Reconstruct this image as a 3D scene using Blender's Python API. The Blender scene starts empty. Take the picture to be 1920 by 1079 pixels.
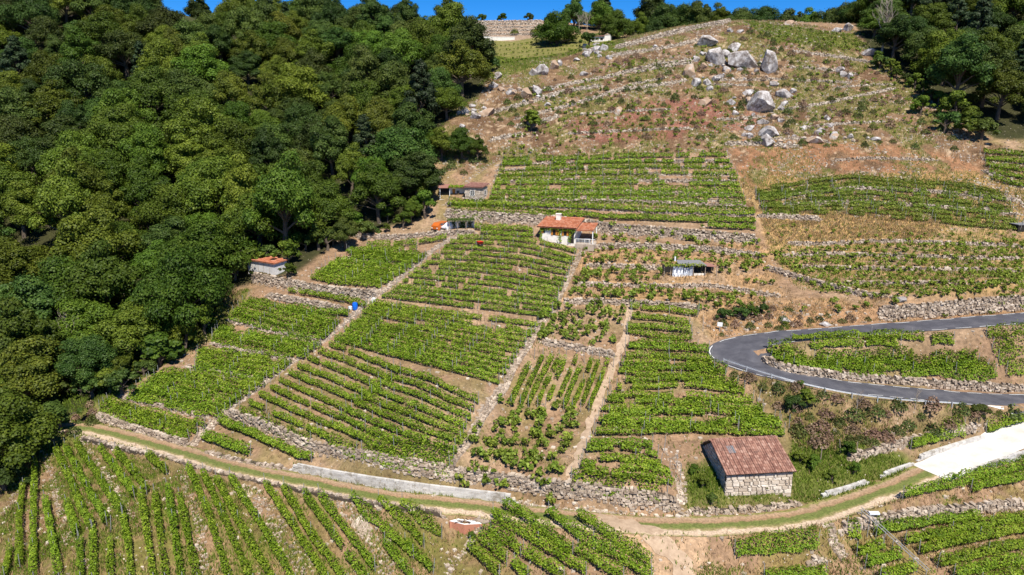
import bpy, math, random
import numpy as np
from mathutils import Vector
R = math.radians
rng = np.random.default_rng(7); random.seed(7)
C = bpy.context.scene.collection
SC = bpy.context.scene
# ------------------------------------------------------------------ camera, sky, sun, exposure
FPX = 1330.0; PITCH = R(14.0)
cam = bpy.data.cameras.new('camera'); camo = bpy.data.objects.new('camera', cam); C.objects.link(camo)
cam.sensor_width = 36; cam.lens = FPX/1920*36; cam.clip_end = 6000; cam.clip_start = 0.5
camo.location = (0, 0, 0); camo.rotation_euler = (math.pi/2-PITCH, 0, 0); SC.camera = camo
SUN_EL, SUN_AZ = R(56), math.atan2(0.24, -0.97)      # azimuth measured from +Y towards +X
sun = bpy.data.lights.new('sun', 'SUN'); suno = bpy.data.objects.new('sun', sun); C.objects.link(suno)
sun.energy = 5.0; sun.angle = R(0.5); sun.color = (1.0, 0.94, 0.83)
sdir = Vector((math.sin(SUN_AZ)*math.cos(SUN_EL), math.cos(SUN_AZ)*math.cos(SUN_EL), math.sin(SUN_EL)))
suno.rotation_euler = sdir.to_track_quat('Z', 'Y').to_euler()
W = bpy.data.worlds.new('World'); SC.world = W; W.use_nodes = True
wn = W.node_tree.nodes; wl = W.node_tree.links
sky = wn.new('ShaderNodeTexSky'); sky.sky_type = 'NISHITA'; sky.sun_disc = False
sky.sun_elevation = SUN_EL; sky.sun_rotation = SUN_AZ
sky.air_density = 0.8; sky.dust_density = 0.0; sky.ozone_density = 6.0; sky.altitude = 3500
hsv = wn.new('ShaderNodeHueSaturation'); hsv.inputs['Saturation'].default_value = 1.3; hsv.inputs['Hue'].default_value = .503; wl.new(sky.outputs[0], hsv.inputs['Color'])
wl.new(hsv.outputs[0], wn['Background'].inputs[0]); wn['Background'].inputs[1].default_value = 0.105
SC.view_settings.view_transform = 'Standard'; SC.view_settings.look = 'None'
SC.view_settings.gamma = 1; SC.view_settings.exposure = 0.55; SC.view_settings.use_curve_mapping = False
SC.cycles.max_bounces = 5; SC.cycles.diffuse_bounces = 2; SC.cycles.transmission_bounces = 3

# ------------------------------------------------------------------ small maths helpers
cp, sp = math.cos(PITCH), math.sin(PITCH)
def ray(u, v):                       # direction per metre of forward distance
    u = np.asarray(u, float)-960; w = np.asarray(v, float)-539.5
    fy = FPX*cp - w*sp
    return u/fy, -(FPX*sp + w*cp)/fy
def proj(x, y, z):
    d = y*cp - z*sp
    d = np.where(d < 1, 1, d)
    return 960+FPX*x/d, 539.5-FPX*(y*sp+z*cp)/d
class VNoise:
    def __init__(s, seed): s.g = np.random.default_rng(seed).random((256, 256))
    def __call__(s, x, y, sc, oc=1):
        o = 0; a = 1; t = 0
        for k in range(oc):
            X = np.asarray(x)/sc+31.7*k; Y = np.asarray(y)/sc+17.3*k
            i = np.floor(X).astype(int); j = np.floor(Y).astype(int); fx = X-i; fy = Y-j
            fx = fx*fx*(3-2*fx); fy = fy*fy*(3-2*fy); g = s.g
            i0, i1, j0, j1 = i % 256, (i+1) % 256, j % 256, (j+1) % 256
            o = o + a*((g[i0, j0]*(1-fx)+g[i1, j0]*fx)*(1-fy)+(g[i0, j1]*(1-fx)+g[i1, j1]*fx)*fy); t += a
            a *= .5; sc = sc/2.03
        return o/t
vn = VNoise(3); vn2 = VNoise(11)
def inpoly(u, v, poly):
    c = np.zeros(np.shape(u), bool); n = len(poly)
    for i in range(n):
        (x1, y1), (x2, y2) = poly[i], poly[(i+1) % n]
        if y1 == y2: continue
        m = ((y1 > v) != (y2 > v)) & (u < (x2-x1)*(v-y1)/(y2-y1)+x1)
        c ^= m
    return c
def resample(P, step):
    P = np.asarray(P, float); d = np.r_[0, np.cumsum(np.linalg.norm(np.diff(P, axis=0), axis=1))]
    n = max(2, int(d[-1]/step)+1); t = np.linspace(0, d[-1], n)
    return np.stack([np.interp(t, d, P[:, k]) for k in range(P.shape[1])], 1)
def smooth(P, it=2):
    P = np.asarray(P, float).copy()
    for _ in range(it): P[1:-1] = (P[:-2]+2*P[1:-1]+P[2:])/4
    return P
def sp_line(L, step=14):             # smooth pixel polyline
    return smooth(resample(L, step), 2)
# ------------------------------------------------------------------ terrain height field
def tz(u, v, z):
    return (u, v, z/float(ray(u, v)[1]))
CP = [
 # centre column
 (960,1079,58.2),(960,955,65),(830,925,67.5),(960,800,76.9),(1050,700,86.6),(1060,600,98.6),(1060,500,113.8),(1060,452,122.6),
 (1100,400,130.5),(1120,300,147.5),(1120,200,169),(1200,120,190),(1380,42,217),(1350,100,196),(1350,200,169),(1380,300,147.5),
 (960,1250,50),(200,1300,52),(1700,1300,49),
 # bottom left
 tz(70,1079,-43.2),tz(70,870,-43),(0,1079,62.5),tz(0,900,-44.5),tz(240,1079,-42),tz(70,800,-40.5),tz(400,850,-39.7),tz(600,1000,-41.5),tz(600,905,-39.7),
 tz(-200,1079,-47),tz(-200,900,-47),tz(-150,800,-44),
 # bottom right
 tz(1250,1079,-41.2),tz(1300,985,-39.6),tz(1600,1010,-41.3),tz(1920,950,-41.5),tz(1920,1079,-43.8),tz(1500,1079,-42.8),tz(1500,970,-39.6),tz(1740,885,-38.8),tz(1920,815,-37.6),tz(2100,900,-41),
 # left vineyard
 tz(560,700,-36),tz(800,870,-36.6),tz(700,600,-30),tz(850,650,-30.4),tz(650,470,-24),tz(800,490,-24),tz(450,570,-30),tz(480,800,-37.7),tz(250,740,-37.8),tz(300,680,-35.6),
 tz(600,800,-37.2),tz(900,760,-33.5),tz(1080,880,-36.7),
 # right middle
 tz(1420,925,-38.5),tz(1450,800,-35.6),tz(1280,900,-37.3),tz(1300,700,-32.5),tz(1360,657,-30.8),tz(1500,629,-29.7),tz(1700,615,-28.8),tz(1920,597,-27.4),
 tz(1450,697,-31.8),tz(1600,729,-33.2),tz(1800,747,-34.6),tz(1940,753,-35.3),tz(1700,800,-37),tz(1620,670,-31.2),tz(1850,680,-31.4),
 tz(1900,560,-25.5),(1900,430,127),(1900,300,146),(1600,500,114),(1600,400,131),(1600,300,148),(1600,200,170),(1600,110,196),(1560,52,216),
 (2100,600,98),(2150,430,126),
 # crest left and gully
 (880,225,160),(900,215,164),(935,140,183),(1000,128,188),(1100,97,200),(1250,62,210),(830,330,143),(780,410,132),(560,480,121),(420,600,106),tz(200,790,-40.3),
 (900,300,149),
 # behind the crest
 (1000,122,222),(960,75,268),(860,70,275),(1120,72,262),(950,40,305),(860,40,308),(1020,40,300),(960,60,345),(1380,62,262),(1600,70,255),(1250,75,255),(1380,80,340),
 # left forest
 (0,850,88),(0,700,103),(0,500,126),(0,300,156),(0,120,196),(0,-60,240),(-250,300,160),(-250,700,108),(-250,50,215),
 (200,620,112),(250,450,134),(200,300,157),(200,120,198),(200,0,232),
 (400,400,142),(400,250,168),(420,105,206),(420,76,222),(600,350,148),(620,200,180),(600,84,218),(720,300,152),(740,180,182),(760,92,212),(830,90,218),
 (420,90,300),(700,90,300),(0,-40,330),
 # right forest
 (1700,110,195),(1750,200,170),(1900,255,155),(1900,120,190),(1920,-20,232),(1720,50,215),(1750,60,265),(2050,100,190),(2100,250,155),(1900,0,330),
]
CPx = []
for u, v, Y in CP:
    a, b = ray(u, v); CPx.append((float(a)*Y, Y, float(b)*Y))
CPx = np.array(CPx)
def tps_fit(P, lam):
    n = len(P); S = 100.0
    X = P[:, :2]/S; d2 = ((X[:, None]-X[None])**2).sum(2)
    K = np.where(d2 > 0, d2*np.log(d2+1e-12), 0)*.5 + lam*np.eye(n)
    A = np.zeros((n+3, n+3)); A[:n, :n] = K; A[:n, n] = 1; A[:n, n+1:] = X; A[n, :n] = 1; A[n+1:, :n] = X.T
    w = np.linalg.solve(A, np.r_[P[:, 2], 0, 0, 0])
    def f(x, y):
        x = np.asarray(x)/S; y = np.asarray(y)/S
        o = w[n]+w[n+1]*x+w[n+2]*y
        for k in range(n):
            q = (x-X[k, 0])**2+(y-X[k, 1])**2
            o = o+w[k]*.5*q*np.log(q+1e-12)
        return o
    return f
tps = tps_fit(CPx, 2e-4)
GS = 0.5; GX0, GX1, GY0, GY1 = -165.0, 200.0, 36.0, 350.0
gx = np.arange(GX0, GX1+.01, GS); gy = np.arange(GY0, GY1+.01, GS)
XX, YY = np.meshgrid(gx, gy)
H = tps(XX, YY)
H += (vn(XX, YY, 9, 3)-.5)*0.7
def hz(x, y):
    i = np.clip((np.asarray(x)-GX0)/GS, 0, len(gx)-1.001); j = np.clip((np.asarray(y)-GY0)/GS, 0, len(gy)-1.001)
    a = i.astype(int); b = j.astype(int); fx = i-a; fy = j-b
    return (H[b, a]*(1-fx)+H[b, a+1]*fx)*(1-fy)+(H[b+1, a]*(1-fx)+H[b+1, a+1]*fx)*fy
def hit(u, v, dz=0.0):
    u = np.atleast_1d(np.asarray(u, float)); v = np.atleast_1d(np.asarray(v, float))
    a, b = ray(u, v); Ys = np.arange(42, 345, .5)
    D = b[:, None]*Ys[None]-(hz(a[:, None]*Ys[None], np.broadcast_to(Ys[None], (len(u), len(Ys))))+dz)
    k = np.argmax(D < 0, axis=1); none = ~(D < 0).any(1); k = np.where(none, len(Ys)-1, np.maximum(k, 1))
    r = np.arange(len(u)); d0 = D[r, k-1]; d1 = D[r, k]
    t = np.where(d0 != d1, d0/(d0-d1+1e-9), 0); t = np.clip(t, 0, 1)
    Y = Ys[k-1]+t*GS; x = a*Y
    return np.stack([x, Y, hz(x, Y)], 1)
def hit1(u, v, dz=0.0): return hit([u], [v], dz)[0]
def window(P, m):
    a = max(0, int((P[:, 0].min()-m-GX0)/GS)); b = min(len(gx), int((P[:, 0].max()+m-GX0)/GS)+2)
    c = max(0, int((P[:, 1].min()-m-GY0)/GS)); d = min(len(gy), int((P[:, 1].max()+m-GY0)/GS)+2)
    return slice(c, d), slice(a, b)
def dist_line(P, m):                 # nearest distance, signed side, arc parameter, in a window
    s = window(P, m); X, Y = XX[s], YY[s]
    best = np.full(X.shape, 1e9); side = np.zeros(X.shape); arc = np.zeros(X.shape); acc = 0; zz = np.zeros(X.shape)
    for i in range(len(P)-1):
        p, q = P[i], P[i+1]; dx, dy = q[0]-p[0], q[1]-p[1]; L = math.hypot(dx, dy)+1e-9
        tr = ((X-p[0])*dx+(Y-p[1])*dy)/L/L; t = np.clip(tr, 0, 1)
        ex, ey = X-p[0]-t*dx, Y-p[1]-t*dy; d = np.hypot(ex, ey); mk = d < best
        best[mk] = d[mk]; side[mk] = np.sign(dx*ey-dy*ex)[mk]; arc[mk] = (acc+t*L)[mk]; zz[mk] = (p[2]+t*(q[2]-p[2]))[mk]; acc += L
        if i == 0: pre = tr < 0
        if i == len(P)-2: pre2 = tr > 1
    return s, best, side, arc, acc, zz
def flatten(P, half, blend):
    global H
    s, d, side, arc, L, zz = dist_line(P, half+blend)
    w = np.clip((half+blend-d)/blend, 0, 1); w = w*w*(3-2*w)
    H[s] = H[s]*(1-w)+zz*w
# roads (pixel centre lines -> ground lines)
ROAD = [(2010,588),(1920,597),(1800,606),(1700,615),(1600,622),(1500,629),(1440,634),(1390,641),(1350,658),(1365,679),(1425,694),(1500,708),(1600,729),(1700,740),(1800,747),(1920,753),(2010,757)]
TRACK = [(40,806),(90,800),(140,798),(200,812),(300,838),(400,867),(500,892),(600,912),(700,929),(800,943),(900,956),(1000,966),(1100,975),(1200,984),(1300,989),(1400,987),(1500,974),(1600,946),(1700,906),(1752,884)]
WHITE = [(1745,888),(1790,869),(1850,843),(1920,813),(1990,786)]
def ground_line(px, step=1.0, it=6, zit=12):
    L = sp_line(px); P = hit(L[:, 0], L[:, 1]); P = smooth(resample(P, step), it)
    P[:, 2] = hz(P[:, 0], P[:, 1]); P[:, 2] = smooth(P[:, 2:3].repeat(3, 1), zit)[:, 2]
    return P
road = ground_line(ROAD, 1.0, 5, 40); flatten(road, 3.3, 2.2)
track = ground_line(TRACK, 1.0, 6, 30); flatten(track, 1.9, 1.6)
white = ground_line(WHITE, 1.0, 4, 10); flatten(white, 2.3, 1.2)
# terrace walls: (label, pixel line at mid height, height, kind, decay length)
WALLS = [
 ('rough stone wall at the forest end of the track, below the lowest left plot', [(178,777),(230,801),(300,823),(357,838)], 1.5, 's', 3),
 ('pale stone terrace wall directly under the widest dense vine carpet', [(222,745),(249,751),(326,768),(397,787)], .9, 's', 2.5),
 ('stone terrace wall under the second vine carpet up beside the forest', [(345,686),(400,697),(450,706),(500,714)], .6, 's', 2),
 ('stone terrace wall under the third vine carpet up beside the forest', [(392,643),(450,657),(520,668),(550,675)], .7, 's', 2),
 ('stone terrace wall under the fourth vine carpet up beside the forest', [(427,598),(474,611),(525,624),(600,640)], .6, 's', 2),
 ('long tumbled stone wall holding up the big slanting vineyard', [(414,774),(457,786),(520,810),(560,830),(590,843),(651,853),(718,864),(807,879),(840,885),(929,899),(1018,912),(1085,918),(1174,929),(1240,938),(1280,947)], 1.7, 's', 3),
 ('smooth grey masonry wall beside the dirt track', [(546,877),(600,888),(700,905),(800,919),(900,931),(968,938)], 1.3, 'b', 2.5),
 ('low rubble kerb wall beside the track, left of the grey masonry wall', [(385,848),(430,862),(490,873),(540,880)], .6, 's', 2),
 ('wide banked stone wall below the small plot right of the red roofed shed', [(470,521),(540,534),(600,545),(650,552),(712,556)], 1.9, 's', 2.5),
 ('low stone wall above the blue barrel', [(500,552),(560,563),(650,580)], .8, 's', 2),
 ('low stone wall under the upper small plot by the parked van', [(640,484),(720,488),(780,495)], .4, 's', 1.5),
 ('dry stone wall below the parked van and car', [(660,442),(740,446),(800,440),(850,436),(895,436)], .9, 's', 2),
 ('tall dry stone wall running behind the orange roofed house', [(830,402),(940,410),(1000,412),(1100,422),(1137,430),(1200,434),(1300,441),(1425,452)], 2.1, 's', 2.5),
 ('low stone wall level with the foot of the orange roofed house', [(1110,461),(1200,461),(1320,466),(1435,480)], .9, 's', 2),
 ('low stone wall left of the tarpaulin shed', [(1092,499),(1170,500),(1245,503)], .8, 's', 2),
 ('low stone wall just below the tarpaulin shed', [(1075,533),(1180,536),(1250,538),(1330,535),(1400,546),(1470,557)], .7, 's', 2),
 ('stone wall across the head of the footpath', [(1050,566),(1120,565),(1185,568),(1250,571),(1320,578)], .9, 's', 2),
 ('short stone wall between steps and footpath above the steep rows', [(1008,640),(1060,647),(1110,658),(1160,668)], .9, 's', 2),
 ('stone wall of the hairpin island above the lower road', [(1424,668),(1436,684),(1470,697),(1520,705),(1600,714),(1700,722),(1800,728),(1930,736)], 1.9, 's', 2.5),
 ('stone wall lining the upper road at the right edge', [(1640,588),(1700,585),(1780,577),(1850,571),(1930,566)], 2.0, 's', 2.5),
 ('broken stone wall stepping down towards the upper road from the dry grass', [(1430,500),(1470,512),(1530,530),(1600,548),(1700,566)], .9, 's', 1.8),
 ('bright short stone wall below the thick green rows, left of dry grass', [(1415,405),(1480,406),(1545,412)], 1.0, 's', 2),
 ('low terrace wall through the dry grass', [(1470,457),(1560,457),(1640,452),(1780,456),(1915,462)], .6, 's', 1.5),
 ('second low terrace wall below the dry grass', [(1460,480),(1560,476),(1700,480),(1915,486)], .6, 's', 1.5),
 ('third low terrace wall below the dry grass', [(1480,500),(1600,503),(1750,505),(1915,508)], .6, 's', 1.5),
 ('lowest terrace wall of the scattered vines above the upper road', [(1560,532),(1700,532),(1915,532)], .7, 's', 1.5),
 ('low stone wall along the grass shelf in front of the tiled barn', [(1285,957),(1360,957),(1430,952),(1500,942)], .5, 's', 1.5),
 ('short grey stone kerb at the corner of the weedy plot right of the barn', [(1534,931),(1580,920),(1628,903)], .7, 'b', 1.5),
 ('short pale kerb between the weedy plot and the white road', [(1650,891),(1715,869)], .4, 'b', 1.5),
 ('grey block wall above the white concrete road', [(1718,862),(1780,842),(1850,820)], .9, 'b', 2),
 ('grey block wall below the white concrete road', [(1821,884),(1870,866),(1930,846)], .6, 'b', 1.5),
 ('stone terrace wall above the lower right vine rows', [(1570,990),(1641,974),(1724,962),(1803,955),(1925,944)], 1.1, 's', 2),
 ('crumbling stone wall at the bottom beside the rough steps', [(1505,1058),(1549,1044)], .8, 's', 1.5),
 ('stone bank below the dirt track left of the brick water tank', [(150,822),(230,845),(300,858),(370,882),(450,900),(560,922),(680,946),(760,958),(838,966)], 1.0, 's', 2),
 ('retaining wall under the stone bank of the weedy slope', [(1580,860),(1650,843),(1720,822),(1850,795)], .9, 's', 1.5),
 ('ragged stone wall below the crest, lower of the long pair', [(905,215),(980,195),(1060,170),(1130,160)], .8, 's', 1.5),
 ('ragged stone wall below the crest rising to the right', [(1010,170),(1080,155),(1150,142),(1230,120),(1300,112)], .8, 's', 1.5),
 ('white stone wall rising along the crest from the small white hut', [(1150,92),(1220,72),(1290,55),(1370,40)], 1.4, 's', 1.5),
 ('second crest wall under the white one', [(1140,105),(1210,95),(1270,85),(1330,70)], .8, 's', 1.5),
 ('short broken wall below the big boulders, left', [(1150,170),(1230,160),(1290,150)], .7, 's', 1.5),
 ('short wall piece beside the lone tree', [(960,238),(1000,232),(1050,217)], .8, 's', 1.5),
 ('stone ledge right of the forest, above the top vineyard', [(915,262),(950,255),(985,250)], .7, 's', 1.5),
 ('stone wall closing the top of the upper vineyard at its right', [(1355,270),(1420,268),(1500,274)], .9, 's', 1.5),
 ('low wall high up right of the boulders', [(1480,95),(1560,105),(1640,118)], .7, 's', 1.5),
 ('slanting wall under the three white stones', [(1470,205),(1540,195),(1620,178),(1680,165)], .5, 's', 1.5),
 ('low wall on the scrub right of the lower boulder', [(1440,262),(1500,258),(1560,268)], .5, 's', 1.5),
 ('stone terrace wall at the upper right corner plot', [(1840,318),(1880,335),(1925,352)], .7, 's', 1.5),
 ('lowest far terrace wall on the stone hillside at the skyline', [(862,66),(930,65),(1018,64)], .9, 's', 1.5),
 ('second lowest far terrace wall on the stone hillside at the skyline', [(862,59),(930,58),(1018,57)], .9, 's', 1.5),
 ('middle far terrace wall on the stone hillside at the skyline', [(862,53),(930,52),(1018,51)], .9, 's', 1.5),
 ('second highest far terrace wall on the stone hillside at the skyline', [(862,47),(930,46),(1018,45)], .9, 's', 1.5),
 ('topmost far terrace wall on the stone hillside at the skyline', [(862,42),(930,41),(1018,40)], .9, 's', 1.5),
 ('faint contour wall high on the left of the crest slope', [(1190,135),(1260,122),(1310,112)], .5, 's', 1.2),
 ('faint contour wall between boulder groups', [(1340,150),(1400,150),(1470,148)], .5, 's', 1.2),
 ('faint double contour wall under the boulders', [(1330,158),(1380,159),(1410,160)], .4, 's', 1.2),
 ('contour wall right of the tall boulder', [(1470,125),(1530,128),(1610,140)], .5, 's', 1.2),
 ('contour wall below the tall boulder', [(1480,150),(1540,152),(1600,156)], .5, 's', 1.2),
 ('contour wall under the overhanging boulder', [(1340,225),(1390,222),(1430,218)], .5, 's', 1.2),
 ('contour wall across the red soil', [(1080,215),(1160,208),(1260,205)], .4, 's', 1.2),
 ('lower contour wall across the red soil', [(1060,250),(1150,246),(1300,240)], .4, 's', 1.2),
 ('long contour wall rising left of the boulders', [(960,225),(1040,205),(1110,185),(1180,160),(1250,145)], .6, 's', 1.2),
 ('contour wall just under the white stones', [(1560,165),(1620,160),(1680,158)], .4, 's', 1.2),
 ('contour wall right above the island of scrub', [(1500,240),(1570,232),(1660,228)], .4, 's', 1.2),
 ('contour wall low in the right scrub', [(1560,300),(1640,296),(1760,300)], .4, 's', 1.2),
 ('terrace wall among the thick rows, upper', [(1470,368),(1600,352),(1760,360),(1915,376)], .6, 's', 1.2),
 ('terrace wall among the thick rows, lower', [(1450,385),(1600,378),(1760,388),(1915,402)], .6, 's', 1.2),
]
for k in range(7):
    f = (k+.55)/7
    A = [(930,303),(1150,297),(1366,295)]; B = [(908,377),(1184,376),(1392,384)]
    if k in (4,): continue
    WALLS.append(('%s thin terrace wall down between the rows of the upper vineyard' % ['first','second','third','fourth','','fifth','sixth'][k],
                  [(a[0]*(1-f)+b[0]*f, a[1]*(1-f)+b[1]*f) for a, b in zip(A, B)], .55, 's', 1.3))
WALLS.append(('stone terrace wall between the two longest rows below the stone cabin', [(830,383),(1090,389),(1246,397),(1415,402)], .8, 's', 1.5))
WALLS.append(('stone terrace wall directly under the upper vineyard', [(930,376),(1184,378),(1300,383),(1405,388)], .7, 's', 1.3))
wall_lines = []
H0 = H.copy(); DEL = np.zeros_like(H)
for lab, px, h, kind, L in WALLS:
    q = sp_line(px, 10); P = smooth(resample(hit(q[:, 0], q[:, 1]), .5), 3)
    P[:, 2] = hz(P[:, 0], P[:, 1]); P[:, 2] = smooth(P[:, 2:3].repeat(3, 1), 8)[:, 2]
    wall_lines.append(P)
    s, d, side, arc, tot, zz = dist_line(P, 3*L)
    # which side is uphill
    m = len(P)//2; t = P[min(m+1, len(P)-1)]-P[m-1]; n = np.array([-t[1], t[0]])/(np.hypot(t[0], t[1])+1e-9)
    up = 1 if hz(P[m, 0]+2*n[0], P[m, 1]+2*n[1]) > hz(P[m, 0]-2*n[0], P[m, 1]-2*n[1]) else -1
    fade = np.clip(arc/1.5, 0, 1)*np.clip((tot-arc)/1.5, 0, 1)
    dd = np.maximum(d-.25, 0)
    e = np.where(side*up > 0, np.exp(-dd/L), -np.exp(-dd/L))*np.clip(d/.25, 0, 1)
    e *= np.clip((3*L-d)/L, 0, 1)
    DEL[s] += e*h/2*fade
    wall_lines[-1] = (P, up, h)
H = H+DEL
flatten(road, 2.9, .7); flatten(track, 1.6, .8); flatten(white, 2.2, .6)
H += (vn2(XX, YY, 1.6, 2)-.5)*0.16

# ------------------------------------------------------------------ object helpers
def tag(o, label=None, cat=None, group=None, kind=None):
    if label: o['label'] = label
    if cat: o['category'] = cat
    if group: o['group'] = group
    if kind: o['kind'] = kind
    return o
def link(name, me, mat=None, parent=None, loc=None):
    o = bpy.data.objects.new(name, me); C.objects.link(o)
    if mat is not None and me is not None and len(me.materials) == 0: me.materials.append(mat)
    if parent is not None: o.parent = parent
    if loc is not None: o.location = loc
    return o
def empty(name, loc, rz=0, scale=None):
    o = bpy.data.objects.new(name, None); C.objects.link(o); o.location = loc; o.rotation_euler = (0, 0, rz); o.empty_display_size = .3
    if scale: o.scale = scale
    return o
def quads(name, V):                  # V: (n,4,3)
    V = np.asarray(V, np.float32); n = len(V); me = bpy.data.meshes.new(name)
    me.vertices.add(4*n); me.vertices.foreach_set('co', V.reshape(-1))
    me.loops.add(4*n); me.loops.foreach_set('vertex_index', np.arange(4*n, dtype=np.int32))
    me.polygons.add(n); me.polygons.foreach_set('loop_start', np.arange(0, 4*n, 4, dtype=np.int32))
    me.update(calc_edges=True); return me
def indexed(name, V, F):             # F: (n,4)
    V = np.asarray(V, np.float32); F = np.asarray(F, np.int32); me = bpy.data.meshes.new(name)
    me.vertices.add(len(V)); me.vertices.foreach_set('co', V.reshape(-1))
    me.loops.add(F.size); me.loops.foreach_set('vertex_index', F.reshape(-1))
    me.polygons.add(len(F)); me.polygons.foreach_set('loop_start', np.arange(0, F.size, F.shape[1], dtype=np.int32))
    me.polygons.foreach_set('use_smooth', np.zeros(len(F), bool))
    me.update(calc_edges=True); return me
def smooth_shade(me):
    me.polygons.foreach_set('use_smooth', np.ones(len(me.polygons), bool)); return me
BOXF = [(0,3,2,1),(4,5,6,7),(0,1,5,4),(1,2,6,5),(2,3,7,6),(3,0,4,7)]
class MB:
    def __init__(s): s.v = []; s.f = []
    def add(s, V, F):
        b = len(s.v); s.v += [tuple(map(float, p)) for p in V]; s.f += [tuple(i+b for i in f) for f in F]; return s
    def box(s, c, d, rz=0, jit=0):
        x, y, z = d[0]/2, d[1]/2, d[2]/2; V = []
        for q in ((-x,-y,-z),(x,-y,-z),(x,y,-z),(-x,y,-z),(-x,-y,z),(x,-y,z),(x,y,z),(-x,y,z)):
            a, b = q[0]*math.cos(rz)-q[1]*math.sin(rz), q[0]*math.sin(rz)+q[1]*math.cos(rz)
            V.append((c[0]+a+random.uniform(-jit, jit), c[1]+b+random.uniform(-jit, jit), c[2]+q[2]+random.uniform(-jit, jit)))
        return s.add(V, BOXF)
    def b2(s, lo, hi): return s.box([(a+b)/2 for a, b in zip(lo, hi)], [b-a for a, b in zip(lo, hi)])
    def tube(s, P, r, n=6, cap=True):
        P = [Vector(p) for p in P]; k = len(P); rr = r if hasattr(r, '__len__') else [r]*k; V = []; F = []
        for i, p in enumerate(P):
            t = (P[min(i+1, k-1)]-P[max(i-1, 0)]).normalized(); a = t.orthogonal().normalized() if i == 0 else (a-t*a.dot(t)).normalized(); b = t.cross(a)
            for j in range(n):
                w = 2*math.pi*j/n; V.append(p+(a*math.cos(w)+b*math.sin(w))*rr[i])
        for i in range(k-1):
            for j in range(n): F.append((i*n+j, i*n+(j+1) % n, (i+1)*n+(j+1) % n, (i+1)*n+j))
        if cap: F.append(tuple(range(n-1, -1, -1))); F.append(tuple((k-1)*n+j for j in range(n)))
        return s.add(V, F)
    def slab(s, q, t):               # 4 corners (top), thickness down
        V = [Vector(p)-Vector((0, 0, t)) for p in q]+[Vector(p) for p in q]; return s.add(V, BOXF)
    def mesh(s, name):
        me = bpy.data.meshes.new(name); me.from_pydata(s.v, [], s.f); me.update(); return me
    def build(s, name, mat, parent=None, loc=None): return link(name, s.mesh(name), mat, parent, loc)
ONES = ['','first','second','third','fourth','fifth','sixth','seventh','eighth','ninth','tenth','eleventh','twelfth','thirteenth','fourteenth','fifteenth','sixteenth','seventeenth','eighteenth','nineteenth']
def ordw(n):
    if n < 20: return ONES[n]
    t = ['','','twent','thirt','fort','fift','sixt','sevent','eight','ninet'][n//10]
    return t+'ieth' if n % 10 == 0 else t+'y-'+ONES[n % 10]
# ------------------------------------------------------------------ materials
def nodes(name):
    m = bpy.data.materials.new(name); m.use_nodes = True; n = m.node_tree.nodes; b = n['Principled BSDF']
    b.inputs['Specular IOR Level'].default_value = .2
    return m, n, m.node_tree.links, b
def ramp(n, stops, interp='LINEAR'):
    r = n.new('ShaderNodeValToRGB'); cr = r.color_ramp; cr.interpolation = interp
    while len(cr.elements) < len(stops): cr.elements.new(.5)
    for e, (p, c) in zip(cr.elements, stops): e.position = p; e.color = (*c, 1)
    return r
def leaf_mat(name, c0, c1, c2, trans=.35, objvar=.25, noise_sc=.6, patch=.5, rough=.55):
    m, n, l, b = nodes(name)
    g = n.new('ShaderNodeNewGeometry'); r = ramp(n, [(0, c0), (.55, c1), (1, c2)]); 
    nz = n.new('ShaderNodeTexNoise'); nz.inputs['Scale'].default_value = noise_sc; nz.inputs['Detail'].default_value = 2
    tc = n.new('ShaderNodeTexCoord'); l.new(g.outputs['Position'], nz.inputs['Vector'])
    mx = n.new('ShaderNodeMix'); mx.data_type = 'FLOAT'; mx.inputs[0].default_value = patch
    mr = n.new('ShaderNodeMapRange'); mr.inputs[1].default_value = .3; mr.inputs[2].default_value = .7
    l.new(nz.outputs[0], mr.inputs[0]); l.new(g.outputs['Random Per Island'], mx.inputs[2]); l.new(mr.outputs[0], mx.inputs[3]); l.new(mx.outputs[0], r.inputs[0])
    oi = n.new('ShaderNodeObjectInfo'); hs = n.new('ShaderNodeHueSaturation')
    v = n.new('ShaderNodeMapRange'); v.inputs[3].default_value = 1-objvar; v.inputs[4].default_value = 1+objvar
    l.new(oi.outputs['Random'], v.inputs[0]); l.new(v.outputs[0], hs.inputs['Value']); l.new(r.outputs[0], hs.inputs['Color'])
    m2 = n.new('ShaderNodeMath'); m2.operation = 'MULTIPLY'; m2.inputs[1].default_value = 7.31; l.new(oi.outputs['Random'], m2.inputs[0])
    m3 = n.new('ShaderNodeMath'); m3.operation = 'FRACT'; l.new(m2.outputs[0], m3.inputs[0])
    h = n.new('ShaderNodeMapRange'); h.inputs[3].default_value = .5-.10*objvar; h.inputs[4].default_value = .5+.03*objvar
    l.new(m3.outputs[0], h.inputs[0]); l.new(h.outputs[0], hs.inputs['Hue'])
    l.new(hs.outputs[0], b.inputs['Base Color']); b.inputs['Roughness'].default_value = rough
    t = n.new('ShaderNodeBsdfTranslucent'); l.new(hs.outputs[0], t.inputs[0])
    s = n.new('ShaderNodeMixShader'); s.inputs[0].default_value = trans
    l.new(b.outputs[0], s.inputs[1]); l.new(t.outputs[0], s.inputs[2]); l.new(s.outputs[0], n['Material Output'].inputs[0])
    return m
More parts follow.
